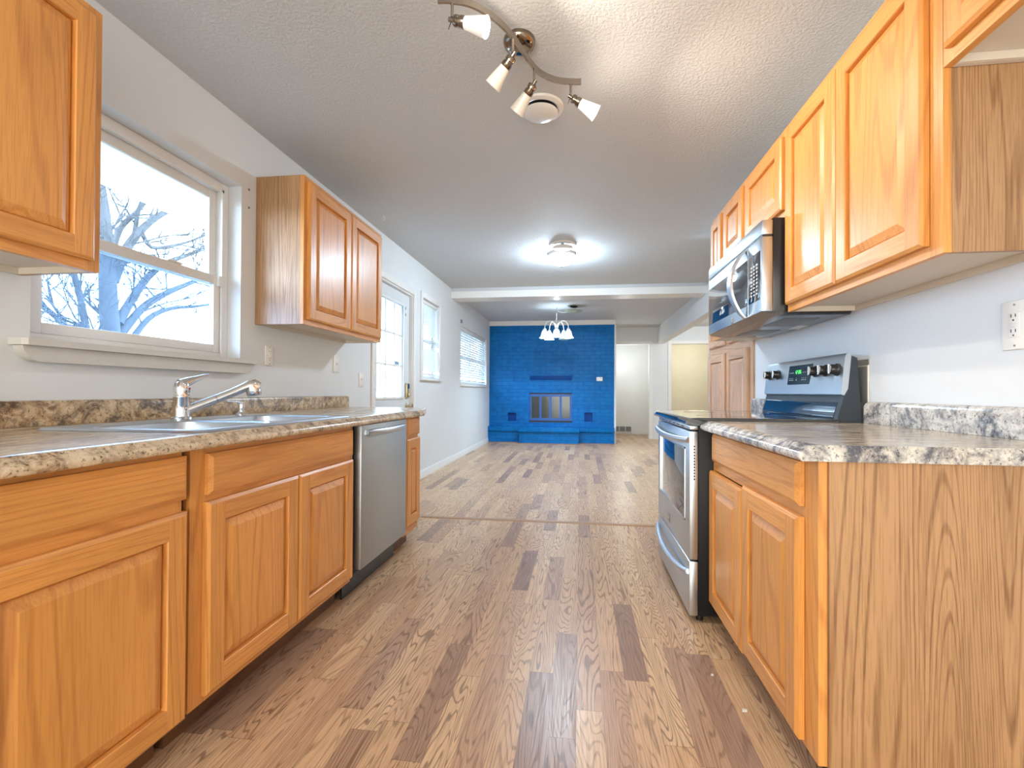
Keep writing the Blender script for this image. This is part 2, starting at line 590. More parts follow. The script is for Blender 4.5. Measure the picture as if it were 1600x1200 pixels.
def thing(name, label, cat, loc=(0, 0, 0), group=None):
    o = bpy.data.objects.new(name, None)
    o.empty_display_size = 0.05
    COL.objects.link(o)
    o.location = loc
    o['label'] = label
    o['category'] = cat
    if group:
        o['group'] = group
    ORG[o.name] = Vector(loc)
    return o


def tag(o, label, cat, group=None, kind=None):
    o['label'] = label
    o['category'] = cat
    if group:
        o['group'] = group
    if kind:
        o['kind'] = kind
    return o


def struct(o, label=None, cat=None):
    o['kind'] = 'structure'
    if label:
        o['label'] = label
        o['category'] = cat
    return o


# ------------------------------------------------------------------ room dimensions
WL, WR = -1.81, 1.20          # faces of the left and right kitchen walls
ZC, ZD = 2.46, 2.415          # kitchen and dining ceilings
YBR = 9.13                    # brick chimney face
YF = 10.2                     # far wall
YB = -2.40                    # wall behind the camera


def wall_grid(mb, axis, t0, t1, u0, u1, v0, v1, holes, mat=0):
    """wall slab with rectangular holes; axis 'x': slab between x=t0..t1, u=Y, v=Z; axis 'y': slab y=t0..t1, u=X, v=Z"""
    us = sorted({u0, u1} | {h[0] for h in holes} | {h[1] for h in holes})
    vs = sorted({v0, v1} | {h[2] for h in holes} | {h[3] for h in holes})
    us = [u for u in us if u0 <= u <= u1]
    vs = [v for v in vs if v0 <= v <= v1]
    cells = set()
    for i in range(len(us) - 1):
        for j in range(len(vs) - 1):
            cu, cv = (us[i] + us[i + 1]) / 2, (vs[j] + vs[j + 1]) / 2
            if not any(h[0] < cu < h[1] and h[2] < cv < h[3] for h in holes):
                cells.add((i, j))
    def P(t, u, v):
        return (t, u, v) if axis == 'x' else (u, t, v)
    for i, j in cells:
        a, b, c, d = us[i], us[i + 1], vs[j], vs[j + 1]
        for t in (t0, t1):
            mb.face([P(t, a, c), P(t, b, c), P(t, b, d), P(t, a, d)], mat)
        for di, dj, q in ((-1, 0, ((a, c), (a, d))), (1, 0, ((b, c), (b, d))), (0, -1, ((a, c), (b, c))), (0, 1, ((a, d), (b, d)))):
            if (i + di, j + dj) not in cells:
                (p, r) = q
                mb.face([P(t0, *p), P(t0, *r), P(t1, *r), P(t1, *p)], mat)
    bmesh.ops.remove_doubles(mb.bm, verts=mb.bm.verts[:], dist=1e-5)
    return mb


# ------------------------------------------------------------------ room shell
struct(MB().box(-2.12, 3.6, YB - 0.62, 12.6, -0.08, 0.0).build('floor', FLOOR))
struct(MB().prism([(3.56 - 0.025, 0.0), (3.56 + 0.025, 0.0), (3.56 + 0.017, 0.007), (3.56 - 0.017, 0.007)], 'x', -1.25, 0.62).build('trim_1', plain('threshold_wood', srgb(176, 142, 112), 0.4)),
       'low wooden threshold strip crossing the floor between kitchen and dining room', 'threshold')
struct(MB().box(-2.12, 3.6, YB - 0.62, 6.33, ZC, ZC + 0.12).build('ceiling', CEIL))
struct(MB().box(-1.95, 3.6, 6.331, 12.6, ZD, ZD + 0.12).build('ceiling_dining', CEIL))
struct(MB().box(WL - 0.02, 1.72, 6.332, 6.62, 2.322, ZD + 0.01).build('trim_2', TRIM), 'white painted ceiling beam between kitchen and dining room', 'beam')
LH = [(1.31, 2.262, 1.166, 2.10), (3.87, 4.85, -0.01, 2.062), (5.13, 5.76, 1.165, 2.09), (6.87, 8.83, 1.135, 2.02)]
struct(wall_grid(MB(), 'x', WL - 0.14, WL, YB, 12.5, 0.0, ZC + 0.02, LH).build('wall_left', WALL))
struct(wall_grid(MB(), 'x', WR, WR + 0.12, YB, 3.36, 0.0, ZC + 0.01, []).build('wall_right', WALL))
struct(MB().box(WR, WR + 0.12, 3.36, 4.40, 2.16, ZC + 0.01).build('wall_right_header', WALL))
struct(MB().box(WR + 0.06, 3.6, 4.45, 4.57, 0, ZC + 0.01).build('wall_right_return', WALL))
struct(MB().box(3.5, 3.6, 4.57, 12.5, 0, ZC + 0.01).build('wall_hall', CREAM))
struct(MB().box(1.66, 1.80, 6.20, YF - 0.002, 2.06, ZD + 0.01).build('wall_right_soffit', WALL))
# far wall with two cased openings
FH = [(0.60, 1.480, -0.01, 2.045), (1.945, 2.72, -0.01, 2.045)]
struct(wall_grid(MB(), 'y', YF, YF + 0.12, 0.5, 3.5, 0.0, ZD + 0.01, FH).build('wall_far', WALL))
struct(MB().box(0.3, 1.86, 11.4, 11.5, 0.0, ZD + 0.01).build('wall_closet', TRIM))
struct(MB().box(0.28, 0.2995, YBR + 0.501, 11.5, 0.0, ZD + 0.01).build('wall_closet_left', TRIM))
struct(MB().box(0.3, 1.86, 11.385, 11.4, 0.0, 0.09).build('baseboard_closet', TRIM))
struct(MB().box(1.80, 1.90, YF + 0.121, 12.5, 0.0, ZD + 0.01).build('wall_partition', CREAM))
struct(MB().box(1.90, 3.5, 12.4, 12.5, 0.0, ZD + 0.01).build('wall_bedroom', plain('warm_cream_paint', srgb(230, 226, 208), 0.6)))
mb = MB()
for a, b in ((0.665, 0.67), (1.480, 1.55)):
    mb.box(a, b, YF - 0.018, YF, 0.0, 2.115)
mb.box(0.67, 1.48, YF - 0.018, YF, 2.045, 2.115)
struct(mb.build('trim_3', TRIM), 'white door casing of the opening beside the brick wall', 'casing')
mb = MB()
for a, b in ((1.875, 1.945), (2.72, 2.79)):
    mb.box(a, b, YF - 0.018, YF, 0.0, 2.115)
mb.box(1.945, 2.72, YF - 0.018, YF, 2.045, 2.115)
struct(mb.build('trim_4', TRIM), 'white door casing of the opening at the end of the hall', 'casing')
# wall behind the camera, its opening added for the unseen fill lamp
struct(wall_grid(MB(), 'y', YB - 0.12, YB, WL, WR, 0.0, ZC + 0.01, [(-1.55, 0.85, 0.08, 2.15)]).build('wall_back', WALL))
struct(MB().box(WL - 0.3, WR + 0.3, YB - 0.62, YB - 0.5, 0.0, ZC + 0.1).build('wall_skyblock', WALL))  # added walls out of view, block the sky behind the opening
struct(MB().box(WL - 0.3, WL - 0.2, YB - 0.5, YB - 0.12, 0.0, ZC + 0.1).build('wall_skyblock_left', WALL))
struct(MB().box(WR + 0.2, WR + 0.3, YB - 0.5, YB - 0.12, 0.0, ZC + 0.1).build('wall_skyblock_right', WALL))
# baseboards
struct(MB().prism([(WL, 0.0), (WL + 0.014, 0.0), (WL + 0.014, 0.075), (WL + 0.006, 0.09), (WL, 0.09)], 'y', 4.93, 8.99).build('baseboard_left', TRIM))
struct(MB().box(-1.95, 0.70, YBR + 0.45, YBR + 0.5, 0, ZD + 0.01).build('wall_chimney_back', WALL))
struct(MB().box(0.664, 0.70, YBR, YBR + 0.47, 0.0, ZD + 0.005).build('wall_chimney_return', WALL))
struct(MB().box(WL, 0.68, YBR - 0.03, YBR + 0.02, 2.325, ZD).build('trim_5', TRIM), 'white trim board along the top of the blue brick wall', 'trim')


# ------------------------------------------------------------------ cabinet pieces
class Face:
    """cabinet front: u along Y, v along Z, w out of the face; side=+1 faces +X"""
    def __init__(s, x, side):
        s.x, s.side = x, side

    def P(s, u, v, w):
        return (s.x + s.side * w, u, v)

    def box(s, mb, u0, u1, v0, v1, w0, w1, mat=0, bev=0.0):
        xa, xb = s.x + s.side * w0, s.x + s.side * w1
        mb.box(xa, xb, u0, u1, v0, v1, mat, bev)

    def ring(s, mb, ra, rb, mats):
        """faces between two rectangles (u0,u1,v0,v1,w); mats = (left/right, bottom/top)"""
        A = [s.P(ra[0], ra[2], ra[4]), s.P(ra[1], ra[2], ra[4]), s.P(ra[1], ra[3], ra[4]), s.P(ra[0], ra[3], ra[4])]
        B = [s.P(rb[0], rb[2], rb[4]), s.P(rb[1], rb[2], rb[4]), s.P(rb[1], rb[3], rb[4]), s.P(rb[0], rb[3], rb[4])]
        for i in range(4):
            j = (i + 1) % 4
            mb.face([A[i], A[j], B[j], B[i]], mats[1] if i in (0, 2) else mats[0])

    def rect(s, mb, r, mat):
        u0, u1, v0, v1, w = r
        mb.face([s.P(u0, v0, w), s.P(u1, v0, w), s.P(u1, v1, w), s.P(u0, v1, w)], mat)

    def door(s, u0, u1, v0, v1, parent, w0=0.001, thk=0.021, stile=0.062, name='door', mats=None):
        mv, mh = mats or (OAK_V, OAK_H)
        mb = MB()
        st = min(stile, (u1 - u0) * 0.27)
        ch = 0.009
        o0 = (u0, u1, v0, v1, w0)
        o1 = (u0, u1, v0, v1, w0 + thk - ch * 0.75)
        o2 = (u0 + ch, u1 - ch, v0 + ch, v1 - ch, w0 + thk)
        iu0, iu1, iv0, iv1 = u0 + st, u1 - st, v0 + st, v1 - st
        w1 = w0 + thk
        s.rect(mb, o0, 0)
        s.ring(mb, o0, o1, (0, 1))
        s.ring(mb, o1, o2, (0, 1))
        s.rect(mb, (o2[0], iu0, o2[2], o2[3], w1), 0)
        s.rect(mb, (iu1, o2[1], o2[2], o2[3], w1), 0)
        s.rect(mb, (iu0, iu1, o2[2], iv0, w1), 1)
        s.rect(mb, (iu0, iu1, iv1, o2[3], w1), 1)
        i0 = (iu0, iu1, iv0, iv1, w1)
        i1 = (iu0 + 0.002, iu1 - 0.002, iv0 + 0.002, iv1 - 0.002, w1 - 0.003)
        i2 = (iu0 + 0.0025, iu1 - 0.0025, iv0 + 0.0025, iv1 - 0.0025, w0 + 0.003)
        s.ring(mb, i0, i1, (0, 1))
        s.ring(mb, i1, i2, (0, 1))
        d = mb.build(name, [mv, mh], parent, angle=25)
        pb = MB()
        rv = min(0.034, (iu1 - iu0) * 0.22)
        p0 = (iu0 + 0.0027, iu1 - 0.0027, iv0 + 0.0027, iv1 - 0.0027, w0 + 0.0032)
        g = 0.009
        p1 = (iu0 + g, iu1 - g, iv0 + g, iv1 - g, w1 - 0.0115)
        p2 = (iu0 + rv, iu1 - rv, iv0 + rv, iv1 - rv, w1 - 0.002)
        s.rect(pb, p0, 0)
        s.ring(pb, p0, p1, (0, 0))
        s.ring(pb, p1, p2, (0, 0))
        s.rect(pb, p2, 0)
        pb.build('raised_panel', [mv], d, angle=15)
        return d

    def slab(s, u0, u1, v0, v1, parent, name='drawer_front', thk=0.021, mat=None):
        mb = MB()
        ch = 0.012
        o0 = (u0, u1, v0, v1, 0.001)
        o1 = (u0, u1, v0, v1, thk - 0.007)
        o2 = (u0 + ch, u1 - ch, v0 + ch, v1 - ch, thk)
        s.rect(mb, o0, 0)
        s.ring(mb, o0, o1, (0, 0))
        s.ring(mb, o1, o2, (0, 0))
        s.rect(mb, o2, 0)
        return mb.build(name, [mat or OAK_H], parent, angle=20)

    def face_frame(s, u0, u1, v0, v1, parent, sl=0.04, sr=0.04, rails=(), muls=(), bot=0.04, top=0.04, thk=0.02, mats=None):
        mb = MB()
        s.box(mb, u0, u0 + sl, v0, v1, -thk, 0, 0)
        s.box(mb, u1 - sr, u1, v0, v1, -thk, 0, 0)
        s.box(mb, u0 + sl, u1 - sr, v0, v0 + bot, -thk, 0, 1)
        s.box(mb, u0 + sl, u1 - sr, v1 - top, v1, -thk, 0, 1)
        for a, b in rails:
            s.box(mb, u0 + sl, u1 - sr, a, b, -thk, 0, 1)
        for a, b in muls:
            s.box(mb, a, b, v0 + bot, v1 - top, -thk, -0.0005, 0)
        return mb.build('face_frame', list(mats or (OAK_V, OAK_H)), parent)


def wall_cabinet(label, wallx, fx, side, u0, u1, v0, v1, doors, name='wall_cabinet', group=None, side_mat=None, mats=None, frame_mats=None, door_kw={}):
    t = thing(name, label, 'cabinet', (wallx, (u0 + u1) / 2, v0), group)
    f = Face(fx, side)
    s = side
    back = fx - s * 0.0205
    x0 = wallx + s * 0.002
    mb = MB()
    mb.box(x0, back, u0, u0 + 0.014, v0, v1)
    mb.box(x0, back, u1 - 0.014, u1, v0, v1)
    mb.box(x0, back, u0 + 0.014, u1 - 0.014, v1 - 0.014, v1)
    mb.box(x0, x0 + s * 0.008, u0 + 0.014, u1 - 0.014, v0 + 0.0345, v1 - 0.014)
    mb.build('carcass', side_mat or VENEER, t)
    mb = MB()
    mb.box(x0, x0 + s * 0.012, u0 + 0.0142, u1 - 0.0142, v0 + 0.0005, v0 + 0.0215)
    mb.box(x0 + s * 0.0122, back, u0 + 0.0142, u0 + 0.018, v0 + 0.0005, v0 + 0.0215)
    mb.box(x0 + s * 0.0122, back, u1 - 0.018, u1 - 0.0142, v0 + 0.0005, v0 + 0.0215)
    mb.build('bottom_rail', UNDER, t)
    MB().box(x0 + s * 0.0085, back, u0 + 0.0145, u1 - 0.0145, v0 + 0.022, v0 + 0.034).build('bottom_panel', UNDER, t)
    dd = sorted(doors)
    mul = [((dd[i][1] + dd[i + 1][0]) / 2 - 0.03, (dd[i][1] + dd[i + 1][0]) / 2 + 0.03) for i in range(len(dd) - 1)]
    ds = sorted(doors)
    f.face_frame(u0, u1, v0, v1, t, sl=ds[0][0] - u0 + 0.014, sr=u1 - ds[-1][1] + 0.014, bot=0.036, top=0.036, muls=mul, mats=frame_mats)
    for d in doors:
        f.door(d[0], d[1], d[2], d[3], t, mats=mats, **door_kw)
    return t


# left wall cabinets
wall_cabinet('oak wall cabinet left of the kitchen window, with one raised panel door', WL, -1.52, 1, 0.70, 1.284, 1.371, 2.20,
             [(0.735, 1.256, 1.402, 2.172)])
wall_cabinet('oak two door wall cabinet between the kitchen window and the garden door', WL, -1.52, 1, 2.372, 3.372, 1.371, 2.20,
             [(2.40, 2.872, 1.40, 2.172), (2.878, 3.346, 1.40, 2.172)], side_mat=VENEER)
# right wall cabinets
FXR = 0.92
wall_cabinet('tall oak two door wall cabinet over the open right counter', WR, FXR, -1, 1.30, 2.185, 1.362, 2.20,
             [(1.345, 1.765, 1.392, 2.165), (1.772, 2.172, 1.392, 2.165)], side_mat=VENEER)
wall_cabinet('short oak two door cabinet directly above the microwave', WR, FXR, -1, 2.188, 3.085, 1.80, 2.20,
             [(2.215, 2.675, 1.833, 2.165), (2.715, 3.06, 1.833, 2.165)])
wall_cabinet('narrow oak wall cabinet beyond the microwave, next to the pantry', WR, FXR, -1, 3.088, 3.36, 1.362, 2.20,
             [(3.108, 3.342, 1.392, 2.165)])
wall_cabinet('oak cabinet high in the top right corner over the empty fridge space', WR, FXR, -1, 0.38, 1.298, 1.835, 2.20,
             [(0.83, 1.275, 1.868, 2.165), (0.405, 0.825, 1.868, 2.165)], side_mat=UNDER)


def base_cabinet(label, wallx, fx, side, u0, u1, drawers, doors, rails, name='base_cabinet', frame=None, body_poly=None, group=None, end_near=False, top=0.838):
    t = thing(name, label, 'cabinet', (fx, (u0 + u1) / 2, 0), group)
    f = Face(fx, side)
    s = side
    back = fx - s * 0.0205
    mb = MB()
    if body_poly:
        mb.prism(body_poly, 'z', 0.105, top)
    else:
        w0 = wallx + s * 0.003
        mb.box(w0, back, u0, u0 + 0.014, 0.105, top)
        mb.box(w0, back, u1 - 0.014, u1, 0.105, top)
        mb.box(w0, back, u0 + 0.014, u1 - 0.014, 0.105, 0.12)
        mb.box(w0, w0 + s * 0.01, u0 + 0.014, u1 - 0.014, 0.12, top)
    mb.build('carcass', VENEER, t)
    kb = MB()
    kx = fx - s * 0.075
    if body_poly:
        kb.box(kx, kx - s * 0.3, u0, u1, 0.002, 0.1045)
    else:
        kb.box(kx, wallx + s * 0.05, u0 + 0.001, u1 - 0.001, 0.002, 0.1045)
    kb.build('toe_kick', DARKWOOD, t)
    fa, fb = frame or (u0, u1)
    ds = sorted(doors + drawers)
    f.face_frame(fa, fb, 0.105, top, t, sl=max(0.02, ds[0][0] - fa + 0.012), sr=max(0.02, fb - max(d[1] for d in ds) + 0.012), bot=0.036, top=0.02, rails=rails,
                 muls=[((doors[i][1] + doors[i + 1][0]) / 2 - 0.02, (doors[i][1] + doors[i + 1][0]) / 2 + 0.02) for i in range(len(doors) - 1)])
    for d in drawers:
        f.slab(*d, t)
    for d in doors:
        f.door(*d, t)
    return t


FXL = -1.072
base_cabinet('oak base cabinet at the left photo edge with wide drawer over one large door', WL, FXL, 1, 0.44, 1.128,
             [(0.52, 1.129, 0.705, 0.822)], [(0.655, 1.131, 0.112, 0.672)], [(0.665, 0.715)])
sink_cab = base_cabinet('oak sink base cabinet with false drawer front over two doors, left of the dishwasher', WL, FXL, 1, 1.155, 2.060,
             [(1.203, 2.052, 0.70, 0.818)], [(1.198, 1.628, 0.127, 0.680), (1.633, 2.052, 0.127, 0.680)], [(0.672, 0.71)])
MB().box(FXL - 0.04, FXL - 0.02, 1.1285, 1.1545, 0.105, 0.838).build('filler_strip', CARCASS_DARK, sink_cab)
END_POLY = [(FXL - 0.0205, 2.722), (FXL - 0.0205, 2.966), (-1.20, 3.30), (WL + 0.003, 3.30), (WL + 0.003, 2.722)]
base_cabinet('slim oak end cabinet with small drawer and narrow door right of the dishwasher', WL, FXL, 1, 2.722, 2.966,
             [(2.732, 2.955, 0.722, 0.836)], [(2.732, 2.962, 0.155, 0.702)], [(0.69, 0.735)], body_poly=END_POLY)
FXB = 0.572
rb = base_cabinet('oak base cabinet on the right with one drawer over two doors, beside the range', WR, FXB, -1, 1.196, 2.072,
             [(1.262, 2.035, 0.712, 0.826)], [(1.262, 1.668, 0.118, 0.684), (1.674, 2.068, 0.105, 0.668)], [(0.672, 0.718)])
MB().box(FXB + 0.021, WR - 0.003, 1.188, 1.1955, 0.004, 0.838).build('end_panel', VENEER_P, rb)
base_cabinet('short oak base cabinet hidden beyond the range, under the small counter piece', WR, FXB, -1, 2.905, 3.34,
             [(2.93, 3.315, 0.712, 0.826)], [(2.93, 3.315, 0.118, 0.684)], [(0.672, 0.718)])

# pantry (built into the wall)
PX = WR - 0.012
pt = thing('pantry_cabinet', 'tall oak pantry cabinet at the end of the right wall, beyond the range', 'cabinet', (PX, 3.9, 0))
MB().box(PX + 0.021, WR + 0.55, 3.365, 4.445, 0.002, 2.158).build('carcass', PANTRY_V, pt)
pf = Face(PX, -1)
pf.face_frame(3.362, 4.448, 0.002, 2.158, pt, sl=0.08, sr=0.06, bot=0.1, top=0.04, rails=[(1.33, 1.40)], muls=[(3.885, 3.945)], mats=(PANTRY_V, PANTRY_H))
for a, b in ((3.43, 3.885), (3.95, 4.40)):
    pf.door(a, b, 0.12, 1.325, pt, mats=(PANTRY_V, PANTRY_H))
    pf.door(a, b, 1.395, 2.12, pt, mats=(PANTRY_V, PANTRY_H))

# ------------------------------------------------------------------ countertops
ZT, ZU = 0.878, 0.839


def ogee(xe, side, zt=ZT, zu=ZU):
    """profile (x,z) of the rolled front edge, going from the top surface to underside"""
    s = side
    pts = [(-0.045, zt), (-0.032, zt - 0.0005), (-0.022, zt - 0.004), (-0.016, zt - 0.010), (-0.011, zt - 0.014), (-0.004, zt - 0.017), (-0.0005, zt - 0.022), (0.0, zt - 0.029), (-0.003, zu + 0.003), (-0.008, zu)]
    return [(xe + s * a, b) for a, b in pts]


lc = thing('countertop', 'long granite-look laminate countertop with the steel sink, along the left wall', 'countertop', (-1.4, 1.4, ZU))
SX0, SX1, SY0, SY1 = -1.635, -1.075, 1.185, 2.085   # sink cut-out
XE = -1.018
prof = ogee(XE, 1)
x_in = XE - 0.045
mb = MB()
# front strip with profile, then top around the sink hole
mb.prism(prof + [(x_in, ZU)], 'y', -0.30, 2.955, 1)
for q in ((WL + 0.001, x_in, -0.30, SY0 + 0.02), (WL + 0.001, x_in, SY1 - 0.02, 2.955), (WL + 0.001, SX0 + 0.02, SY0 + 0.02, SY1 - 0.02), (SX1 - 0.02, x_in, SY0 + 0.02, SY1 - 0.02)):
    mb.box(q[0], q[1], q[2], q[3], ZU, ZT, 0)
mb.prism([(WL + 0.001, 2.955), (XE - 0.01, 2.955), (XE - 0.02, 2.985), (-1.14, 3.33), (-1.18, 3.385), (WL + 0.001, 3.40)], 'z', ZU, ZT - 0.0004, 0)
mb.build('counter_slab', [GRAN_T, GRAN_L], lc)
mb = MB()
mb.prism([(WL + 0.001, ZT + 0.0005), (WL + 0.024, ZT + 0.0005), (WL + 0.024, ZT + 0.074), (WL + 0.018, ZT + 0.083), (WL + 0.001, ZT + 0.086)], 'y', -0.30, 3.398)
mb.build('backsplash', GRAN_B, lc)

rc = thing('countertop', 'granite-look laminate countertop on the right cabinet, open near end', 'countertop', (0.9, 1.6, ZU))
XR = 0.518
mb = MB()
pr_ = ogee(XR, -1)
mb.prism(pr_ + [(WR - 0.001, ZU), (WR - 0.001, ZT)], 'y', 1.172, 2.078, 0)
for f in mb.bm.faces:
    n = f.calc_center_median()
    if n.z < ZT - 0.0003 or n.x < XR + 0.05:
        f.material_index = 1
mb.build('counter_slab', [GRAN_RT, GRAN_R], rc)
mb = MB()
mb.prism([(WR - 0.001, ZT + 0.0005), (WR - 0.030, ZT + 0.0005), (WR - 0.030, ZT + 0.070), (WR - 0.022, ZT + 0.083), (WR - 0.001, ZT + 0.088)], 'y', 1.172, 2.078)
mb.build('backsplash', GRAN_R, rc)
fc = thing('countertop', 'small granite-look countertop piece beyond the range, by the pantry', 'countertop', (0.9, 3.1, ZU))
mb = MB()
mb.prism(pr_ + [(WR - 0.016, ZU), (WR - 0.016, ZT)], 'y', 2.902, 3.345, 0)
mb.build('counter_slab', [GRAN_R], fc)
MB().box(WR - 0.001, WR - 0.030, 2.902, 3.352, ZT + 0.0005, ZT + 0.086, 0, 0.006).build('backsplash', GRAN_R, fc)

# ------------------------------------------------------------------ sink and taps
def bowl_ring(cx, cy, hx, hy, r, z, n=6):
    pts = []
    for sx, sy, a0 in ((1, 1, 0), (-1, 1, PI / 2), (-1, -1, PI), (1, -1, 1.5 * PI)):
        for k in range(n + 1):
            a = a0 + PI / 2 * k / n
            pts.append((cx + sx * (hx - r) + r * math.cos(a), cy + sy * (hy - r) + r * math.sin(a), z))
    return pts


def loft(mb, rings, mat=0, close=True):
    vs = [[mb.bm.verts.new(p) for p in r] for r in rings]
    for a, b in zip(vs, vs[1:]):
        n = len(a)
        for k in range(n):
            mb.bm.faces.new([a[k], a[(k + 1) % n], b[(k + 1) % n], b[k]]).material_index = mat
    if close:
        mb.bm.faces.new(vs[-1]).material_index = mat
    return vs


sk = thing('sink', 'stainless steel double bowl sink set into the left countertop under the window', 'sink', (-1.35, 1.63, ZT))
ZR = ZT + 0.007
mb = MB()
CXs, CYs = (SX0 + SX1) / 2, (SY0 + SY1) / 2
outer = bowl_ring(CXs, CYs, (SX1 - SX0) / 2, (SY1 - SY0) / 2, 0.04, ZT + 0.0008)
rim = bowl_ring(CXs, CYs, (SX1 - SX0) / 2 - 0.006, (SY1 - SY0) / 2 - 0.006, 0.036, ZR)
rim2 = bowl_ring(CXs, CYs, (SX1 - SX0) / 2 - 0.016, (SY1 - SY0) / 2 - 0.016, 0.03, ZR - 0.0015)
vs = loft(mb, [outer, rim, rim2], 0, False)
# deck with two holes: bridge by triangulated fill
bowls = [(-1.325, 1.425, 0.195, 0.185), (-1.325, 1.845, 0.195, 0.195)]
edges = []
ring_edge = []
for k in range(len(vs[-1])):
    a, b = vs[-1][k], vs[-1][(k + 1) % len(vs[-1])]
    ring_edge.append(mb.bm.edges.get((a, b)) or mb.bm.edges.new((a, b)))
for cx, cy, hx, hy in bowls:
    v = [mb.bm.verts.new(p) for p in bowl_ring(cx, cy, hx, hy, 0.06, ZR - 0.0015)]
    for k in range(len(v)):
        ring_edge.append(mb.bm.edges.new((v[k], v[(k + 1) % len(v)])))
bmesh.ops.triangle_fill(mb.bm, use_beauty=True, use_dissolve=False, edges=ring_edge)
mb.build('sink_deck', STEEL, sk)
for cx, cy, hx, hy in bowls:
    mb = MB()
    loft(mb, [bowl_ring(cx, cy, hx, hy, 0.06, ZR - 0.0015), bowl_ring(cx, cy, hx - 0.004, hy - 0.004, 0.058, ZR - 0.006), bowl_ring(cx, cy, hx - 0.012, hy - 0.012, 0.055, ZR - 0.14),
              bowl_ring(cx, cy, hx - 0.03, hy - 0.03, 0.045, ZR - 0.165), bowl_ring(cx, cy, hx - 0.08, hy - 0.08, 0.03, ZR - 0.17)])
    b = mb.build('bowl', STEEL, sk)
    MB().lathe([(0.0, 0.004), (0.03, 0.004), (0.042, 0.0025), (0.045, 0.0)], (cx, cy, ZR - 0.1695)).build('drain', CHROME, b)

ft = thing('faucet', 'chrome single lever kitchen faucet with pull-out spout at the sink', 'faucet', (-1.563, 1.64, ZR))
fx, fy = -1.563, 1.64
MB().lathe([(0.0, 0.0), (0.036, 0.0), (0.036, 0.008), (0.030, 0.012), (0.028, 0.03), (0.027, 0.085), (0.028, 0.087), (0.028, 0.092), (0.027, 0.094), (0.0265, 0.105), (0, 0.105)], (fx, fy, ZR)).build('faucet_body', CHROME, ft)
mb = MB()
mb.lathe([(0.028, 0.1055), (0.029, 0.12), (0.027, 0.135), (0.02, 0.148), (0.008, 0.153), (0, 0.154)], (fx, fy, ZR))
hd = Vector((0.22, 0.97, 0.0)).normalized()
def hp(a, h):
    return (fx + hd.x * a, fy + hd.y * a, ZR + h)
mb.tube([hp(-0.004, 0.138), hp(0.03, 0.152), hp(0.06, 0.163), hp(0.09, 0.175), hp(0.112, 0.181)], [0.021, 0.017, 0.011, 0.0075, 0.004], 16)
mb.build('lever', CHROME, ft)
MB().lathe([(0, 0), (0.004, 0.0), (0.004, 0.002), (0, 0.003)], (fx + 0.0275, fy + 0.008, ZR + 0.122), (1, 0.3, 0)).build('temperature_dot', plain('red_dot', (0.5, 0.01, 0.02), 0.3), ft)
sd = Vector((0.62, 0.785, 0.0)).normalized()
def sp(a, h):
    return (fx + sd.x * a, fy + sd.y * a, ZR + h)
mb = MB()
mb.tube([sp(0.015, 0.035), sp(0.06, 0.055), sp(0.115, 0.079)], [0.019, 0.0185, 0.018], 20)
mb.build('spout', CHROME, ft)
mb = MB()
mb.tube([sp(0.116, 0.0795), sp(0.117, 0.080)], [0.0165, 0.0165], 20)
mb.tube([sp(0.118, 0.080), sp(0.17, 0.104), sp(0.215, 0.126), sp(0.235, 0.136), sp(0.255, 0.138), sp(0.268, 0.130)], [0.018, 0.0178, 0.019, 0.024, 0.027, 0.026], 20)
mb.tube([sp(0.245, 0.140), sp(0.252, 0.122), sp(0.257, 0.100), sp(0.258, 0.094)], [0.026, 0.030, 0.029, 0.026], 20)
mb.build('spray_head', CHROME, ft)

st = thing('filter_tap', 'small chrome water filter tap with thin lever, right of the main faucet', 'tap', (-1.578, 1.985, ZR))
qx, qy = -1.578, 1.985
MB().lathe([(0, 0), (0.026, 0), (0.026, 0.004), (0.015, 0.012), (0.013, 0.018), (0.0135, 0.022), (0.0145, 0.052), (0.013, 0.058), (0, 0.059)], (qx, qy, ZR)).build('tap_body', CHROME, st)
MB().tube([(qx, qy, ZR + 0.058), (qx + 0.01, qy - 0.045, ZR + 0.066), (qx + 0.018, qy - 0.105, ZR + 0.068)], [0.010, 0.006, 0.0035], 12).build('lever', CHROME, st)

# ------------------------------------------------------------------ dishwasher
dw = thing('dishwasher', 'grey stainless dishwasher with curved bar handle under the left countertop', 'dishwasher', (-1.1, 2.4, 0))
MB().box(WL + 0.05, -1.09, 2.075, 2.715, 0.11, 0.834).build('tub', BLACKSIDE, dw)
MB().box(-1.0885, -1.048, 2.118, 2.706, 0.135, 0.834, 0, 0.004).build('door', STEEL_D, dw)
mb = MB()
pts = []
for k in range(13):
    a = k / 12
    pts.append((-1.048 + 0.006 + 0.034 * math.sin(PI * a) ** 0.7, 2.165 + 0.475 * a, 0.796))
mb.tube(pts, [0.012] + [0.0155] * 11 + [0.012], 14)
for yy in (2.18, 2.625):
    mb.cyl((-1.0485, yy, 0.796), (-1.030, yy, 0.796), 0.010, n=12)
mb.build('handle', STEEL, dw)
MB().box(-1.135, -1.125, 2.085, 2.700, 0.003, 0.125).build('toe_panel', BLACK, dw)
MB().box(-1.0895, -1.079, 2.079, 2.0875, 0.14, 0.834).build('side_trim', OAK_V, dw)

# ------------------------------------------------------------------ range
R0, R1, RX = 2.088, 2.890, 0.478
rg = thing('electric_range', 'freestanding electric range with black glass top and stainless oven front, right side', 'range', (0.8, 2.49, 0))
mb = MB()
mb.box(RX + 0.036, WR - 0.04, R0 + 0.004, R1 - 0.004, 0.03, 0.862, 0, 0.003)
mb.build('body', BLACKSIDE, rg)
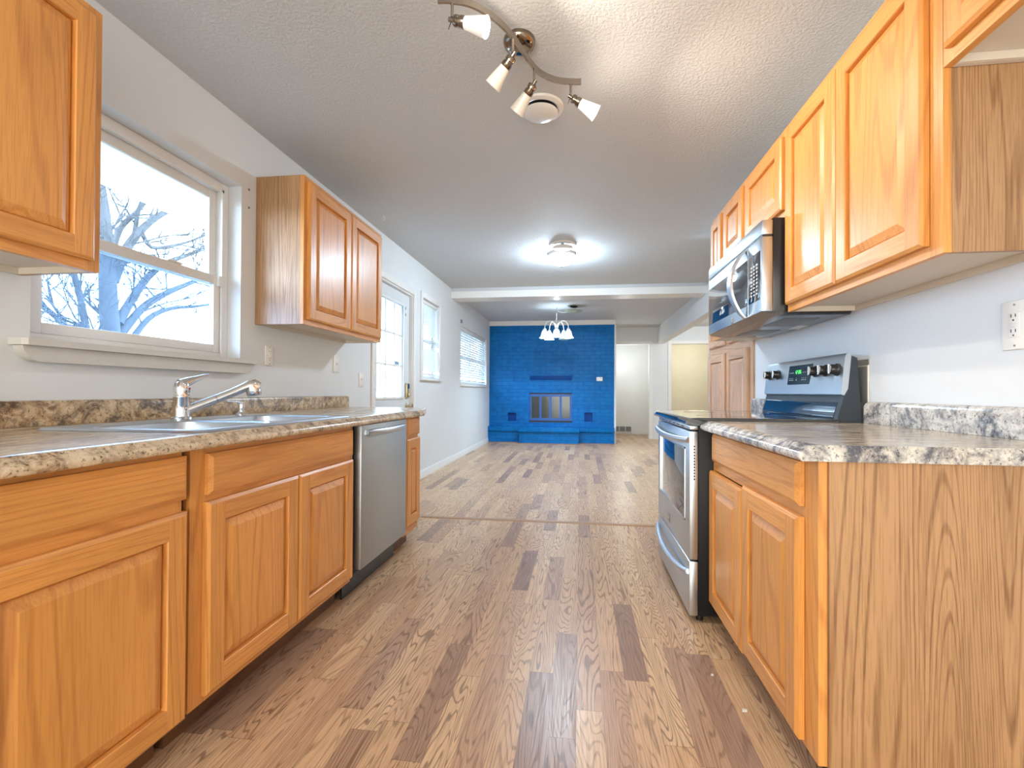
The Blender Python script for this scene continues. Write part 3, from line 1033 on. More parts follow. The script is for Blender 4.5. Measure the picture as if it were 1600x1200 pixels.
# glass cooktop with a rounded front lip
mb = MB()
lip = [(RX - 0.012, 0.862), (RX - 0.020, 0.868), (RX - 0.021, 0.876), (RX - 0.014, 0.884), (RX + 0.005, 0.890), (RX + 0.03, 0.892), (1.075, 0.892), (1.075, 0.858), (RX + 0.01, 0.8575)]
mb.prism(lip, 'y', R0 - 0.006, R1 + 0.006)
mb.build('cooktop', BLACKG, rg)
for bx, by, br in ((0.66, 2.29, 0.105), (0.66, 2.68, 0.08), (0.92, 2.29, 0.08), (0.92, 2.68, 0.105)):
    MB().lathe([(br - 0.003, 0.0), (br - 0.003, 0.0004), (br, 0.0004), (br, 0.0)], (bx, by, 0.8922), n=40).build('burner_ring', GREYP, rg)
# strip under the cooktop with slots
mb = MB()
mb.box(RX, RX + 0.035, R0 + 0.004, R1 - 0.004, 0.838, 0.8568, 0, 0.003)
for k in range(6):
    y = R0 + 0.12 + k * 0.1
    mb.box(RX - 0.0008, RX + 0.002, y, y + 0.06, 0.844, 0.8485, 1)
mb.build('vent_trim', [STEEL, SLOT], rg)
od = MB()
od.box(RX - 0.002, RX + 0.035, R0 + 0.001, R1 - 0.001, 0.272, 0.833, 0, 0.005)
od = od.build('oven_door', STEEL, rg)
mb = MB()
for k in range(12):
    z = 0.62 + k * 0.013
    mb.box(RX + 0.015, RX + 0.021, R0 + 0.0002, R0 + 0.002, z, z + 0.007)
mb.build('side_vent', SLOT, od)
mb = MB()
mb.box(RX - 0.0045, RX - 0.0018, R0 + 0.09, R1 - 0.07, 0.432, 0.745, 0, 0.001)
mb.build('window', OVENG, od)
mb = MB()
a, b, c, d = R0 + 0.082, R1 - 0.062, 0.424, 0.753
for q in ((a, b, c, c + 0.008), (a, b, d - 0.008, d), (a, a + 0.008, c, d), (b - 0.008, b, c, d)):
    mb.box(RX - 0.0055, RX - 0.0018, q[0], q[1], q[2], q[3])
mb.build('window_frame', STEEL, od)
def bow_handle(z, depth, parent, y0, y1, rad, sag=0.0):
    mb = MB()
    pts, rr = [], []
    for k in range(17):
        a = k / 16
        pts.append((RX - 0.004 - depth * math.sin(PI * a) ** 0.55, y0 + (y1 - y0) * a, z - sag * math.sin(PI * a)))
        rr.append(rad * (0.75 + 0.25 * math.sin(PI * a)))
    mb.tube(pts, rr, 14)
    return mb.build('handle', STEEL, parent)
bow_handle(0.795, 0.034, od, R0 + 0.004, R1 - 0.004, 0.0165, 0.012)


def badge(parent, x, side, y, z, s):
    """small square maker's badge: raised plate with three bars and a stem"""
    mb = MB()
    mb.box(x, x + side * 0.002, y - s, y + s, z - s, z + s, 0, 0.0006)
    w = side * 0.0026
    mb.box(x, x + w, y - s * 0.62, y + s * 0.55, z + s * 0.28, z + s * 0.52, 1)
    mb.box(x, x + w, y - s * 0.62, y + s * 0.55, z - s * 0.12, z + s * 0.10, 1)
    mb.box(x, x + w, y + s * 0.25, y + s * 0.62, z - s * 0.6, z + s * 0.52, 1)
    return mb.build('badge', [GREYP, CHROME], parent)


badge(od, RX - 0.002, -1, 2.55, 0.335, 0.022)
sd_ = MB()
sd_.box(RX - 0.002, RX + 0.035, R0 + 0.001, R1 - 0.001, 0.03, 0.266, 0, 0.005)
sd_ = sd_.build('storage_drawer', STEEL, rg)
bow_handle(0.215, 0.030, sd_, R0 + 0.02, R1 - 0.02, 0.015, 0.03)
for yy in (R0 + 0.04, R1 - 0.04):
    for xx in (RX + 0.05, 1.1):
        MB().cyl((xx, yy, 0.001), (xx, yy, 0.0295), 0.016, n=14).build('foot', BLACK, rg)
# backguard
mb = MB()
gp = [(1.075, 0.8585), (1.075, 0.905), (1.092, 0.965), (1.100, 0.998), (1.115, 1.165), (1.150, 1.150), (1.168, 0.8585)]
mb.prism(gp, 'y', R0 - 0.002, R1 + 0.002)
bgd = mb.build('backguard', plain('blue_black_side', (0.03, 0.04, 0.055), 0.35), rg)
mb = MB()
mb.prism([(1.0745, 0.893), (1.0715, 0.903), (1.089, 0.963), (1.0925, 0.963), (1.0765, 0.9)], 'y', R0 + 0.03, R1 - 0.02)
mb.build('lower_glass', NAVYG, bgd)
# stainless control panel leaning back
def gx(z):
    return 1.100 + (z - 0.998) * (0.015 / 0.167)
mb = MB()
cp = [(gx(0.992) - 0.001, 0.992), (gx(0.992) - 0.014, 0.997), (gx(1.01) - 0.014, 1.012), (gx(1.155) - 0.012, 1.155), (gx(1.170) - 0.006, 1.170), (gx(1.170) + 0.012, 1.170)]
mb.prism(cp + [(gx(1.1) + 0.004, 1.02)], 'y', R0 - 0.004, R1 + 0.004)
cpn = mb.build('control_panel', STEEL, bgd)
def on_panel(y, z, off=0.0):
    return (gx(z) - 0.0138 - off, y, z)
mb = MB()
y0, y1, z0, z1 = 2.35, 2.60, 1.045, 1.142
mb.face([on_panel(y0 + 0.015, z0, 0.0005), on_panel(y1, z0, 0.0005), on_panel(y1 - 0.01, z1, 0.0005), on_panel(y0 - 0.005, z1, 0.0005)])
r = bmesh.ops.extrude_face_region(mb.bm, geom=mb.bm.faces[:])
for v in [g for g in r['geom'] if isinstance(g, bmesh.types.BMVert)]:
    v.co.x += 0.004
dsp = mb.build('display', plain('dark_display', (0.012, 0.03, 0.038), 0.15), cpn)
mb = MB()
# clock digits 1:05 as small bars
def seg(y, z, w, h):
    p = on_panel(y, z, 0.0012)
    mb.box(p[0], p[0] + 0.0006, y - w / 2, y + w / 2, z - h / 2, z + h / 2)
SEG = {'8': 'abcdefg', '1': 'bc', '2': 'abged', '0': 'abcdef', '5': 'afgcd'}
def digit(y, z, ch, s=0.008):
    t = 0.0014
    P = {'a': (0, s, s, t), 'g': (0, 0, s, t), 'd': (0, -s, s, t), 'f': (s / 2, s / 2, t, s), 'b': (-s / 2, s / 2, t, s), 'e': (s / 2, -s / 2, t, s), 'c': (-s / 2, -s / 2, t, s)}
    for k in SEG[ch]:
        dy, dz, w, h = P[k]
        seg(y + dy, z + dz, w, h)
for i, ch in enumerate('1205'):
    digit(2.515 - i * 0.016 - (0.006 if i > 1 else 0), 1.108, ch)
mb.build('clock_digits', LED, dsp)
mb = MB()
for j, z in enumerate((1.105, 1.068)):
    for y in (2.575, 2.557, 2.54) + ((2.435, 2.415, 2.395) if j == 0 else (2.50, 2.44, 2.425, 2.405)):
        seg(y, z, 0.008, 0.003)
        if j:
            seg(y, z + 0.009, 0.006, 0.002)
mb.build('lettering', WHITEDOT, dsp)
for y in (2.835, 2.725, 2.315, 2.225, 2.135):
    z = 1.103
    c = on_panel(y, z, -0.0005)
    k = MB().lathe([(0, 0), (0.026, 0), (0.027, 0.004), (0.022, 0.007), (0.0205, 0.028), (0.018, 0.031), (0, 0.031)], c, (-1, 0, 0.09), 24).build('knob', KNOBM, cpn)
    MB().box(c[0] - 0.0345, c[0] - 0.030, y - 0.003, y + 0.003, z - 0.017, z + 0.023).build('pointer', CHROME, k)

# ------------------------------------------------------------------ microwave over the range
MX, M0, M1, MZ0, MZ1 = 0.818, 2.208, 3.075, 1.352, 1.785
mwv = thing('microwave', 'stainless over-the-range microwave with curved handle, mounted under the short oak cabinet', 'microwave', (1.0, 2.64, MZ0))
mb = MB()
mb.box(MX + 0.049, WR - 0.003, M0 + 0.004, M1 - 0.004, MZ0 + 0.012, 1.7985, 0, 0.003)
mb.build('body', BLACK, mwv)
# front shell with a top vent band
mb = MB()
mb.box(MX, MX + 0.048, M0, M1, 1.722, MZ1 + 0.004, 0, 0.004)
mb.box(MX + 0.004, MX + 0.046, M0 + 0.003, M1 - 0.003, 1.714, 1.7215, 1)
mb.build('top_vent', [STEEL, SLOT], mwv)
HY = 2.385
dr = MB().box(MX, MX + 0.048, HY, M1, MZ0 + 0.02, 1.7135, 0, 0.004).build('door', STEEL, mwv)
MB().box(MX - 0.0022, MX + 0.004, HY + 0.004, M1 - 0.006, 1.43, 1.655, 0, 0.001).build('window', OVENG, dr)
mb = MB()
pts = []
for k in range(15):
    a = k / 14
    pts.append((MX - 0.004 - 0.072 * math.sin(PI * a) ** 0.8, HY + 0.030 + 0.0 * a, 1.372 + 0.335 * a))
vs = []
for (x, y, z), k in zip(pts, range(15)):
    w = 0.015 + 0.013 * math.sin(PI * k / 14)
    th = 0.006
    vs.append([(x - th, y - w, z), (x - th - 0.002, y, z), (x - th, y + w, z), (x + th, y + w, z), (x + th, y - w, z)])
loft(mb, vs, 0, True)
mb.face(vs[0][::-1])
mb.build('handle', STEEL, dr)
badge(dr, MX, -1, 2.615, 1.392, 0.018)
pn = MB().box(MX, MX + 0.048, M0, HY - 0.003, MZ0 + 0.02, 1.7135, 0, 0.004).build('control_panel', STEEL, mwv)
kp = MB().box(MX - 0.0022, MX + 0.004, M0 + 0.02, HY - 0.012, 1.43, 1.655, 0, 0.001).build('keypad', BLACKG, pn)
mb = MB()
for r_ in range(9):
    for c_ in range(3):
        y = M0 + 0.055 + c_ * 0.034
        z = 1.46 + r_ * 0.017
        mb.box(MX - 0.0026, MX - 0.002, y - 0.009, y + 0.009, z, z + 0.006)
mb.build('lettering', WHITEDOT, pn)
# underside with grease filters and light
mb = MB()
mb.prism([(MX + 0.002, MZ0 + 0.0195), (MX + 0.06, MZ0 + 0.004), (MX + 0.07, MZ0), (WR - 0.012, MZ0), (WR - 0.004, MZ0 + 0.0115), (MX + 0.05, MZ0 + 0.0195)], 'y', M0 + 0.001, M1 - 0.001)
und = mb.build('underside', plain('dark_underside', (0.10, 0.115, 0.14), 0.18, 0.6), mwv)
for y in (2.30, 2.72):
    MB().box(MX + 0.13, MX + 0.29, y, y + 0.26, MZ0 - 0.0025, MZ0 - 0.0002, 0, 0.0008).build('grease_filter', GREYP, und)
MB().box(MX + 0.31, MX + 0.36, 2.56, 2.68, MZ0 - 0.002, MZ0 - 0.0002).build('lamp_lens', PLATE, und)

# ------------------------------------------------------------------ ceiling: track light
tl = thing('track_light', 'wavy nickel track light with four spot heads on the ceiling near the camera', 'ceiling light', (-0.255, 1.885, ZC))
MB().lathe([(0.0, 0.0), (0.066, 0.0), (0.067, -0.008), (0.062, -0.022), (0.045, -0.033), (0.0, -0.037)], (-0.255, 1.885, ZC - 0.0005), n=40).build('canopy', DARKNICKEL, tl)
ZB = 2.375
bar = [(-0.50, 1.555), (-0.46, 1.56), (-0.39, 1.585), (-0.33, 1.64), (-0.28, 1.715), (-0.245, 1.80), (-0.215, 1.885), (-0.175, 1.965), (-0.11, 2.02), (-0.04, 2.04), (0.0, 2.045)]
def crs(P, n=8):
    out = []
    for i in range(len(P) - 1):
        p0, p1, p2, p3 = P[max(i - 1, 0)], P[i], P[i + 1], P[min(i + 2, len(P) - 1)]
        for k in range(n):
            t = k / n
            out.append(tuple(0.5 * (2 * p1[j] + (p2[j] - p0[j]) * t + (2 * p0[j] - 5 * p1[j] + 4 * p2[j] - p3[j]) * t * t + (3 * p1[j] - p0[j] - 3 * p2[j] + p3[j]) * t ** 3) for j in range(len(p1))))
    out.append(P[-1])
    return out
bp = crs(bar)
mb = MB()
rings = []
for i, (x, y) in enumerate(bp):
    a, b = bp[max(i - 1, 0)], bp[min(i + 1, len(bp) - 1)]
    d = Vector((b[0] - a[0], b[1] - a[1], 0)).normalized()
    nrm = Vector((-d.y, d.x, 0)) * 0.0045
    rings.append([(x + nrm.x, y + nrm.y, ZB - 0.0125), (x + nrm.x, y + nrm.y, ZB + 0.0125), (x - nrm.x, y - nrm.y, ZB + 0.0125), (x - nrm.x, y - nrm.y, ZB - 0.0125)])
loft(mb, rings, 0, True)
mb.face(rings[0][::-1])
mb.build('bar', NICKEL, tl)
MB().cyl((-0.236, 1.83, ZB + 0.012), (-0.252, 1.875, ZC - 0.034), 0.007, n=12).build('stem', DARKNICKEL, tl)
spots = [((-0.45, 1.563), (0.86, -0.05, -0.30), True), ((-0.262, 1.755), (-0.62, 0.30, -0.62), False), ((-0.196, 1.925), (-0.58, 0.38, -0.62), False), ((-0.045, 2.038), (0.80, 0.12, -0.50), True)]
for (x, y), dv, lit in spots:
    d = Vector(dv).normalized()
    rod = MB().cyl((x, y, ZB - 0.0126), (x, y, ZB - 0.062), 0.0055, n=12).build('rod', NICKEL, tl)
    J = Vector((x, y, ZB - 0.070))
    mb = MB()
    mb.lathe([(0, -0.012), (0.008, -0.012), (0.008, 0.006), (0.016, 0.008), (0.019, 0.012), (0.019, 0.024), (0.0165, 0.026), (0.0165, 0.031), (0.020, 0.033), (0.0205, 0.046), (0.0185, 0.05), (0, 0.05)], J, d, 24)
    pv = d.orthogonal().normalized()
    mb.tube([J - d * 0.002, J - d * 0.006 + Vector((0, 0, -0.012)), J - d * 0.014 + Vector((0, 0, -0.036))], [0.0035, 0.002, 0.0015], 8)
    hdm = mb.build('spot_head', DARKNICKEL, tl)
    mb = MB()
    mb.lathe([(0.020, 0.0505), (0.0235, 0.07), (0.030, 0.105), (0.034, 0.128), (0.0345, 0.131), (0.0325, 0.131), (0.028, 0.105), (0.0215, 0.07), (0.018, 0.053)], J, d, 28)
    mb.build('glass_shade', SHADE_LIT if lit else SHADE_OFF, hdm)
    if lit:
        MB().lathe([(0, 0.127), (0.016, 0.126), (0.024, 0.120), (0.025, 0.11), (0, 0.11)], J, d, 20).build('bulb', BULB, hdm)
        q = d.to_track_quat('-Z', 'Y').to_euler()
        o = lamp('spot_bulb_light', 'SPOT', J + d * 0.14, 24, (1.0, 0.88, 0.72), q, spot_size=2.5, spot_blend=0.6, shadow_soft_size=0.03)
        lamp('spot_glow_light', 'POINT', J + d * 0.155, 1.7, (1.0, 0.86, 0.68), shadow_soft_size=0.03)


def round_vent(x, y, label, r=0.118):
    t = thing('ceiling_vent', label, 'vent', (x, y, ZC))
    z = ZC - 0.0005
    MB().lathe([(r * 0.72, 0.0), (r * 0.72, -0.012), (r * 0.80, -0.016), (r * 0.97, -0.010), (r, -0.003), (r, 0.0)], (x, y, z), n=48).build('outer_ring', WHITEMET, t)
    MB().lathe([(0, -0.004), (r * 0.715, -0.004), (r * 0.715, -0.0005), (0, -0.0005)], (x, y, z), n=40).build('throat', SLOT, t)
    MB().lathe([(0, -0.048), (r * 0.35, -0.046), (r * 0.6, -0.040), (r * 0.735, -0.031), (r * 0.75, -0.028), (r * 0.7, -0.027), (0, -0.029)], (x, y, z), n=48).build('damper_disc', WHITEMET, t)
    MB().cyl((x, y, z - 0.0045), (x, y, z - 0.029), 0.012, n=12).build('spindle', GREYP, t)
    return t


round_vent(-0.205, 2.345, 'round white ceiling vent beside the end of the track light')
round_vent(-0.175, 4.56, 'round white ceiling vent close behind the glass dome light', 0.135)

dl = thing('dome_light', 'lit frosted glass dome ceiling light in the middle of the room', 'ceiling light', (-0.195, 4.86, ZC))
MB().lathe([(0, 0), (0.145, 0.0), (0.146, -0.012), (0.140, -0.026), (0.132, -0.030), (0, -0.030)], (-0.195, 4.86, ZC - 0.0005), n=48).build('rim', WHITEMET, dl)
MB().lathe([(0.126, -0.0305), (0.124, -0.05), (0.112, -0.078), (0.085, -0.103), (0.045, -0.118), (0, -0.122)], (-0.195, 4.86, ZC - 0.0005), n=48).build('glass_dome', DOMEG, dl)
MB().lathe([(0, -0.122), (0.008, -0.122), (0.007, -0.13), (0.0095, -0.135), (0.006, -0.142), (0, -0.144)], (-0.195, 4.86, ZC - 0.0005), n=16).build('finial', NICKEL, dl)

MB_h = MB()
hk = Vector((-1.62, 3.63, ZC))
MB_h.tube([hk + Vector(p) for p in ((0, 0, -0.001), (0, 0, -0.012), (0.012, 0, -0.022), (0.014, 0, -0.034), (0.002, 0, -0.042), (-0.010, 0, -0.036))], 0.0035, 8)
tag(MB_h.build('ceiling_hook', PLATE), 'tiny white screw hook in the ceiling near the left wall cabinet', 'hook')

# ------------------------------------------------------------------ chandelier with swag chain, loose ceiling plate
CH = Vector((-0.385, 7.6, 0))
ch = thing('chandelier', 'white five arm chandelier with bell glass shades hanging before the blue brick wall', 'chandelier', (CH.x, CH.y, ZD))
MB().lathe([(0, 0), (0.012, 0), (0.012, -0.006), (0.005, -0.012), (0.005, -0.03), (0, -0.03)], (CH.x, CH.y, ZD - 0.0005)).build('ceiling_hook', NICKEL, ch)
mb = MB()
for k in range(4):
    z = ZD - 0.036 - k * 0.024
    pts = []
    for j in range(11):
        a = 2 * PI * j / 10
        o = Vector((math.cos(a) * 0.008, 0, math.sin(a) * 0.014)) if k % 2 else Vector((0, math.cos(a) * 0.008, math.sin(a) * 0.014))
        pts.append(CH + Vector((0, 0, z)) + o)
    mb.tube(pts, 0.0022, 6)
mb.build('chain', NICKEL, ch)
MB().lathe([(0, 2.31), (0.006, 2.31), (0.012, 2.295), (0.010, 2.28), (0.006, 2.27), (0.0065, 2.10), (0.012, 2.085), (0.018, 2.06), (0.022, 2.03), (0.024, 2.0), (0.016, 1.985), (0.008, 1.975), (0.010, 1.965), (0, 1.955)], (CH.x, CH.y, 0), n=24).build('stem', WHITEMET, ch)
for k in range(5):
    a = -PI / 2 + 0.05 + k * 2 * PI / 5
    d = Vector((math.cos(a), math.sin(a), 0))
    R_ = 0.205
    pts = []
    for j in range(15):
        tt = j / 14
        ang = PI * tt
        pts.append(CH + d * (0.022 + (R_ - 0.022) * (1 - math.cos(ang)) / 2) + Vector((0, 0, 2.035 + 0.135 * math.sin(ang) ** 0.9 + 0.005 * tt)))
    arm = MB().tube(pts, 0.0062, 10).build('arm', WHITEMET, ch)
    c = CH + d * R_ + Vector((0, 0, 0))
    MB().lathe([(0.0, 2.045), (0.012, 2.045), (0.026, 2.036), (0.030, 2.02), (0.026, 2.014), (0, 2.014)], (c.x, c.y, 0), n=20).build('shade_holder', WHITEMET, arm)
    lit = k in (0, 1, 4, 3)
    mb = MB()
    mb.lathe([(0.024, 2.0138), (0.038, 2.004), (0.050, 1.98), (0.056, 1.95), (0.062, 1.925), (0.078, 1.898), (0.086, 1.888), (0.082, 1.886), (0.058, 1.922), (0.050, 1.955), (0.034, 2.0), (0.02, 2.008)], (c.x, c.y, 0), n=32)
    mb.build('glass_shade', CHAND_LIT if lit else CHAND_OFF, arm)
    if lit:
        MB().lathe([(0, 1.985), (0.012, 1.985), (0.026, 1.955), (0.028, 1.935), (0.018, 1.915), (0, 1.91)], (c.x, c.y, 0), n=16).build('bulb', CHBULB, arm)

lamp('chandelier_glow', 'POINT', (CH.x, CH.y, 2.10), 9, (0.66, 0.85, 1.0), shadow_soft_size=0.02)

pl_ = thing('ceiling_plate', 'loose round brass plate hanging under an open ceiling box, right of the chandelier', 'plate', (-0.105, 7.6, ZD))
MB().lathe([(0, 0), (0.06, 0), (0.06, -0.016), (0.03, -0.03), (0.0, -0.032)], (-0.105, 7.6, ZD - 0.0005), n=32).build('junction_box', SLOT, pl_)
MB().cyl((-0.105, 7.6, ZD - 0.033), (-0.105, 7.6, ZD - 0.075), 0.006, n=10).build('nipple', WHITEMET, pl_)
MB().lathe([(0.0, -0.062), (0.135, -0.072), (0.145, -0.078), (0.142, -0.086), (0.05, -0.084), (0.045, -0.078), (0.0, -0.075)], (-0.105, 7.6, ZD), n=48).build('plate_disc', plain('antique_green_brass', srgb(176, 176, 146), 0.35, 0.4), pl_)
tag(MB().tube([(CH.x + 0.01, CH.y, ZD - 0.07), (CH.x + 0.06, CH.y, ZD - 0.10), (CH.x + 0.15, CH.y, ZD - 0.10), (-0.21, 7.6, ZD - 0.088)], 0.003, 8).build('swag_cord', WHITEMET),
    'thin white cord running from the chandelier chain to the loose ceiling plate', 'cord')

# ------------------------------------------------------------------ kitchen window
def window_casement(name, y0, y1, z0, z1, xf):
    w = thing(name, 'white vinyl double hung window', 'window', (xf, (y0 + y1) / 2, z0))
    del w['label'], w['category']
    w['kind'] = 'structure'
    return w


w1 = window_casement('window_1', 1.31, 2.262, 1.166, 2.10, -1.93)
XO, XI = -1.949, -1.885
y0, y1, z0, z1 = 1.311, 2.261, 1.168, 2.099
def frame_boxes(mb, xa, xb, y0, y1, z0, z1, w, wb=None, bev=0.003):
    wb = wb or w
    mb.box(xa, xb, y0, y0 + w, z0, z1, 0, bev)
    mb.box(xa, xb, y1 - w, y1, z0, z1, 0, bev)
    mb.box(xa, xb, y0 + w, y1 - w, z0, z0 + wb, 0, bev)
    mb.box(xa, xb, y0 + w, y1 - w, z1 - w, z1, 0, bev)
mb = MB()
frame_boxes(mb, XO, XI, y0, y1, z0, z1, 0.045, 0.03)
mb.box(XI, XI + 0.008, y1 - 0.052, y1 - 0.040, z0 + 0.03, z1 - 0.03)
mb.box(XI, XI + 0.008, y0 + 0.045, y1 - 0.04, z1 - 0.052, z1 - 0.040)
mb.build('window_frame', VINYL, w1)
up_ = MB()
frame_boxes(up_, -1.943, -1.918, y0 + 0.046, y1 - 0.046, 1.555, z1 - 0.046, 0.045)
up_ = up_.build('upper_sash', VINYL, w1)
MB().box(-1.932, -1.928, y0 + 0.088, y1 - 0.088, 1.597, z1 - 0.088).build('glass_pane', GLASS, up_)
lo_ = MB()
frame_boxes(lo_, -1.914, -1.889, y0 + 0.046, y1 - 0.046, z0 + 0.031, 1.600, 0.045, 0.04)
lo_ = lo_.build('lower_sash', VINYL, w1)
MB().box(-1.903, -1.899, y0 + 0.088, y1 - 0.088, z0 + 0.069, 1.558).build('glass_pane', GLASS_S, lo_)
mb = MB()
mb.box(-1.912, -1.887, 1.90, 1.98, 1.6005, 1.610, 0, 0.002)
mb.box(-1.888, -1.872, y1 - 0.075, y1 - 0.047, 1.545, 1.60, 0, 0.003)
mb.build('sash_latch', VINYL, lo_)
# sill with rounded apron
sl = thing('window_sill', 'painted wooden window sill with rounded apron under the kitchen window', 'sill', (WL, 1.79, 1.09))
mb = MB()
mb.box(-1.886, WL - 0.0005, 1.312, 2.26, 1.146, 1.1675)
mb.prism([(WL + 0.0005, 1.250), (WL + 0.05, 1.250), (WL + 0.062, 1.262), (WL + 0.062, 2.318), (WL + 0.05, 2.33), (WL + 0.0005, 2.33)], 'z', 1.144, 1.1665)
mb.build('sill_board', SILLP, sl)
mb = MB()
ap = []
for k in range(9):
    a = PI / 2 * k / 8
    ap.append((1.262 + 0.06 * (1 - math.sin(a)), 1.143 - 0.06 * (1 - math.cos(a))))
ap2 = [(3.58 - y, z) for y, z in ap][::-1]
ap = [(1.262, 1.1435), (1.266, 1.128), (1.276, 1.112), (1.290, 1.099), (1.31, 1.092), (2.27, 1.092), (2.29, 1.099), (2.304, 1.112), (2.314, 1.128), (2.318, 1.1435)]
mb.prism(ap, 'x', WL + 0.0005, WL + 0.04)
mb.build('apron', SILLP, sl)

# ------------------------------------------------------------------ garden door
d1 = thing('door_1', 'white garden door', 'door', (WL - 0.05, 4.36, 0))
del d1['label'], d1['category']
d1['kind'] = 'structure'
DX0, DX1 = WL - 0.075, WL - 0.035
gy0, gy1, gz0, gz1 = 3.995, 4.635, 0.945, 1.895
mb = wall_grid(MB(), 'x', DX0, DX1, 3.905, 4.815, 0.008, 2.03, [(gy0, gy1, gz0, gz1)])
mb.build('door_leaf', DOORP, d1)
mb = MB()
for q in ((gy0 - 0.022, gy0, gz0 - 0.022, gz1 + 0.022), (gy1, gy1 + 0.022, gz0 - 0.022, gz1 + 0.022), (gy0, gy1, gz0 - 0.022, gz0), (gy0, gy1, gz1, gz1 + 0.022)):
    mb.box(DX1 - 0.01, DX1 + 0.010, q[0], q[1], q[2], q[3], 0, 0.003)
cw, rh = (gy1 - gy0) / 3, (gz1 - gz0) / 3
for k in (1, 2):
    mb.box(DX1 - 0.014, DX1 + 0.003, gy0 + cw * k - 0.011, gy0 + cw * k + 0.011, gz0, gz1, 0, 0.003)
    mb.box(DX1 - 0.0145, DX1 + 0.0025, gy0, gy1, gz0 + rh * k - 0.010, gz0 + rh * k + 0.010, 0, 0.003)
mb.build('muntin_grid', TRIM, d1)
MB().box(DX1 - 0.028, DX1 - 0.024, gy0 + 0.0005, gy1 - 0.0005, gz0 + 0.0005, gz1 - 0.0005).build('glass_pane', DOORGLASS, d1)
mb = MB()
mb.box(WL - 0.138, WL + 0.0, 3.872, 3.898, 0.0, 2.06)
mb.box(WL - 0.138, WL + 0.0, 4.822, 4.848, 0.0, 2.06)
mb.box(WL - 0.138, WL + 0.0, 3.898, 4.822, 2.036, 2.06)
mb.build('door_frame', TRIM, d1)
mb = MB()
mb.box(WL + 0.0005, WL + 0.016, 3.825, 3.885, 0.0, 2.115, 0, 0.003)
mb.box(WL + 0.0005, WL + 0.016, 4.835, 4.905, 0.0, 2.115, 0, 0.003)
mb.box(WL + 0.0005, WL + 0.016, 3.885, 4.835, 2.05, 2.115, 0, 0.003)
mb.build('door_casing', TRIM, d1)
lk = MB().box(DX1 + 0.0005, DX1 + 0.022, 4.705, 4.775, 0.93, 1.09, 0, 0.006).build('deadbolt', BRASS, d1)
MB().box(DX1 + 0.0222, DX1 + 0.027, 4.722, 4.772, 1.03, 1.082, 0, 0.002).build('keypad', KEYP, lk)
MB().box(DX1 + 0.0222, DX1 + 0.040, 4.735, 4.745, 0.945, 0.985, 0, 0.003).build('thumb_turn', BRASS, lk)
MB().lathe([(0, 0), (0.032, 0), (0.032, 0.005), (0.014, 0.010), (0.012, 0.03), (0.026, 0.04), (0.030, 0.055), (0.022, 0.068), (0, 0.07)], (DX1 + 0.0005, 4.745, 0.845), (1, 0, 0), 24).build('knob', BRASS, d1)
MB().box(DX1 - 0.0238, DX1 - 0.0232, 4.46, 4.60, 1.265, 1.31).build('sticker', STICK, d1)
for z in (1.87, 1.80):
    MB().box(DX1 + 0.0003, DX1 + 0.004, 4.70, 4.712, z, z + 0.03).build('hook', NICKEL, d1)

# ------------------------------------------------------------------ dining windows and blinds
def slat_blind(label, y0, y1, z0, z1, x, pitch, width, tilt_fn, cords, group=None):
    t = thing('window_blind', label, 'blind', (x, (y0 + y1) / 2, z0))
    MB().box(x - 0.02, x + 0.02, y0, y1, z1 - 0.035, z1, 0, 0.003).build('headrail', VINYL, t)
    mb = MB()
    n = int((z1 - 0.045 - z0 - 0.03) / pitch)
    for k in range(n):
        z = z1 - 0.05 - k * pitch
        a = tilt_fn((z - z0) / (z1 - z0))
        dx, dz = width / 2 * math.cos(a), width / 2 * math.sin(a)
        th = 0.0009
        mb.prism([(x - dx, z + dz), (x, z + 0.0012), (x + dx, z - dz), (x + dx, z - dz - th), (x, z - th), (x - dx, z + dz - th)], 'y', y0 + 0.004, y1 - 0.004)
    mb.build('slats', BLIND, t)
    MB().box(x - 0.013, x + 0.013, y0 + 0.004, y1 - 0.004, z0, z0 + 0.02, 0, 0.003).build('bottom_rail', VINYL, t)
    for cy in cords:
        MB().cyl((x + width / 2 + 0.001, cy, z0 + 0.02), (x + width / 2 + 0.001, cy, z1 - 0.035), 0.0016, n=6).build('ladder_cord', VINYL, t)
    return t


def simple_window(name, y0, y1, z0, z1, mid):
    w = window_casement(name, y0, y1, z0, z1, WL - 0.11)
    mb = MB()
    frame_boxes(mb, WL - 0.139, WL - 0.085, y0 + 0.001, y1 - 0.001, z0 + 0.001, z1 - 0.001, 0.04)
    zm = (z0 + z1) / 2
    mb.box(WL - 0.125, WL - 0.09, y0 + 0.041, y1 - 0.041, zm - 0.02, zm + 0.02)
    for m_ in mid:
        mb.box(WL - 0.135, WL - 0.088, m_ - 0.03, m_ + 0.03, z0 + 0.041, z1 - 0.041)
    mb.build('window_frame', VINYL, w)
    MB().box(WL - 0.118, WL - 0.114, y0 + 0.038, y1 - 0.038, z0 + 0.038, z1 - 0.038).build('glass_pane', GLASS, w)
    return w


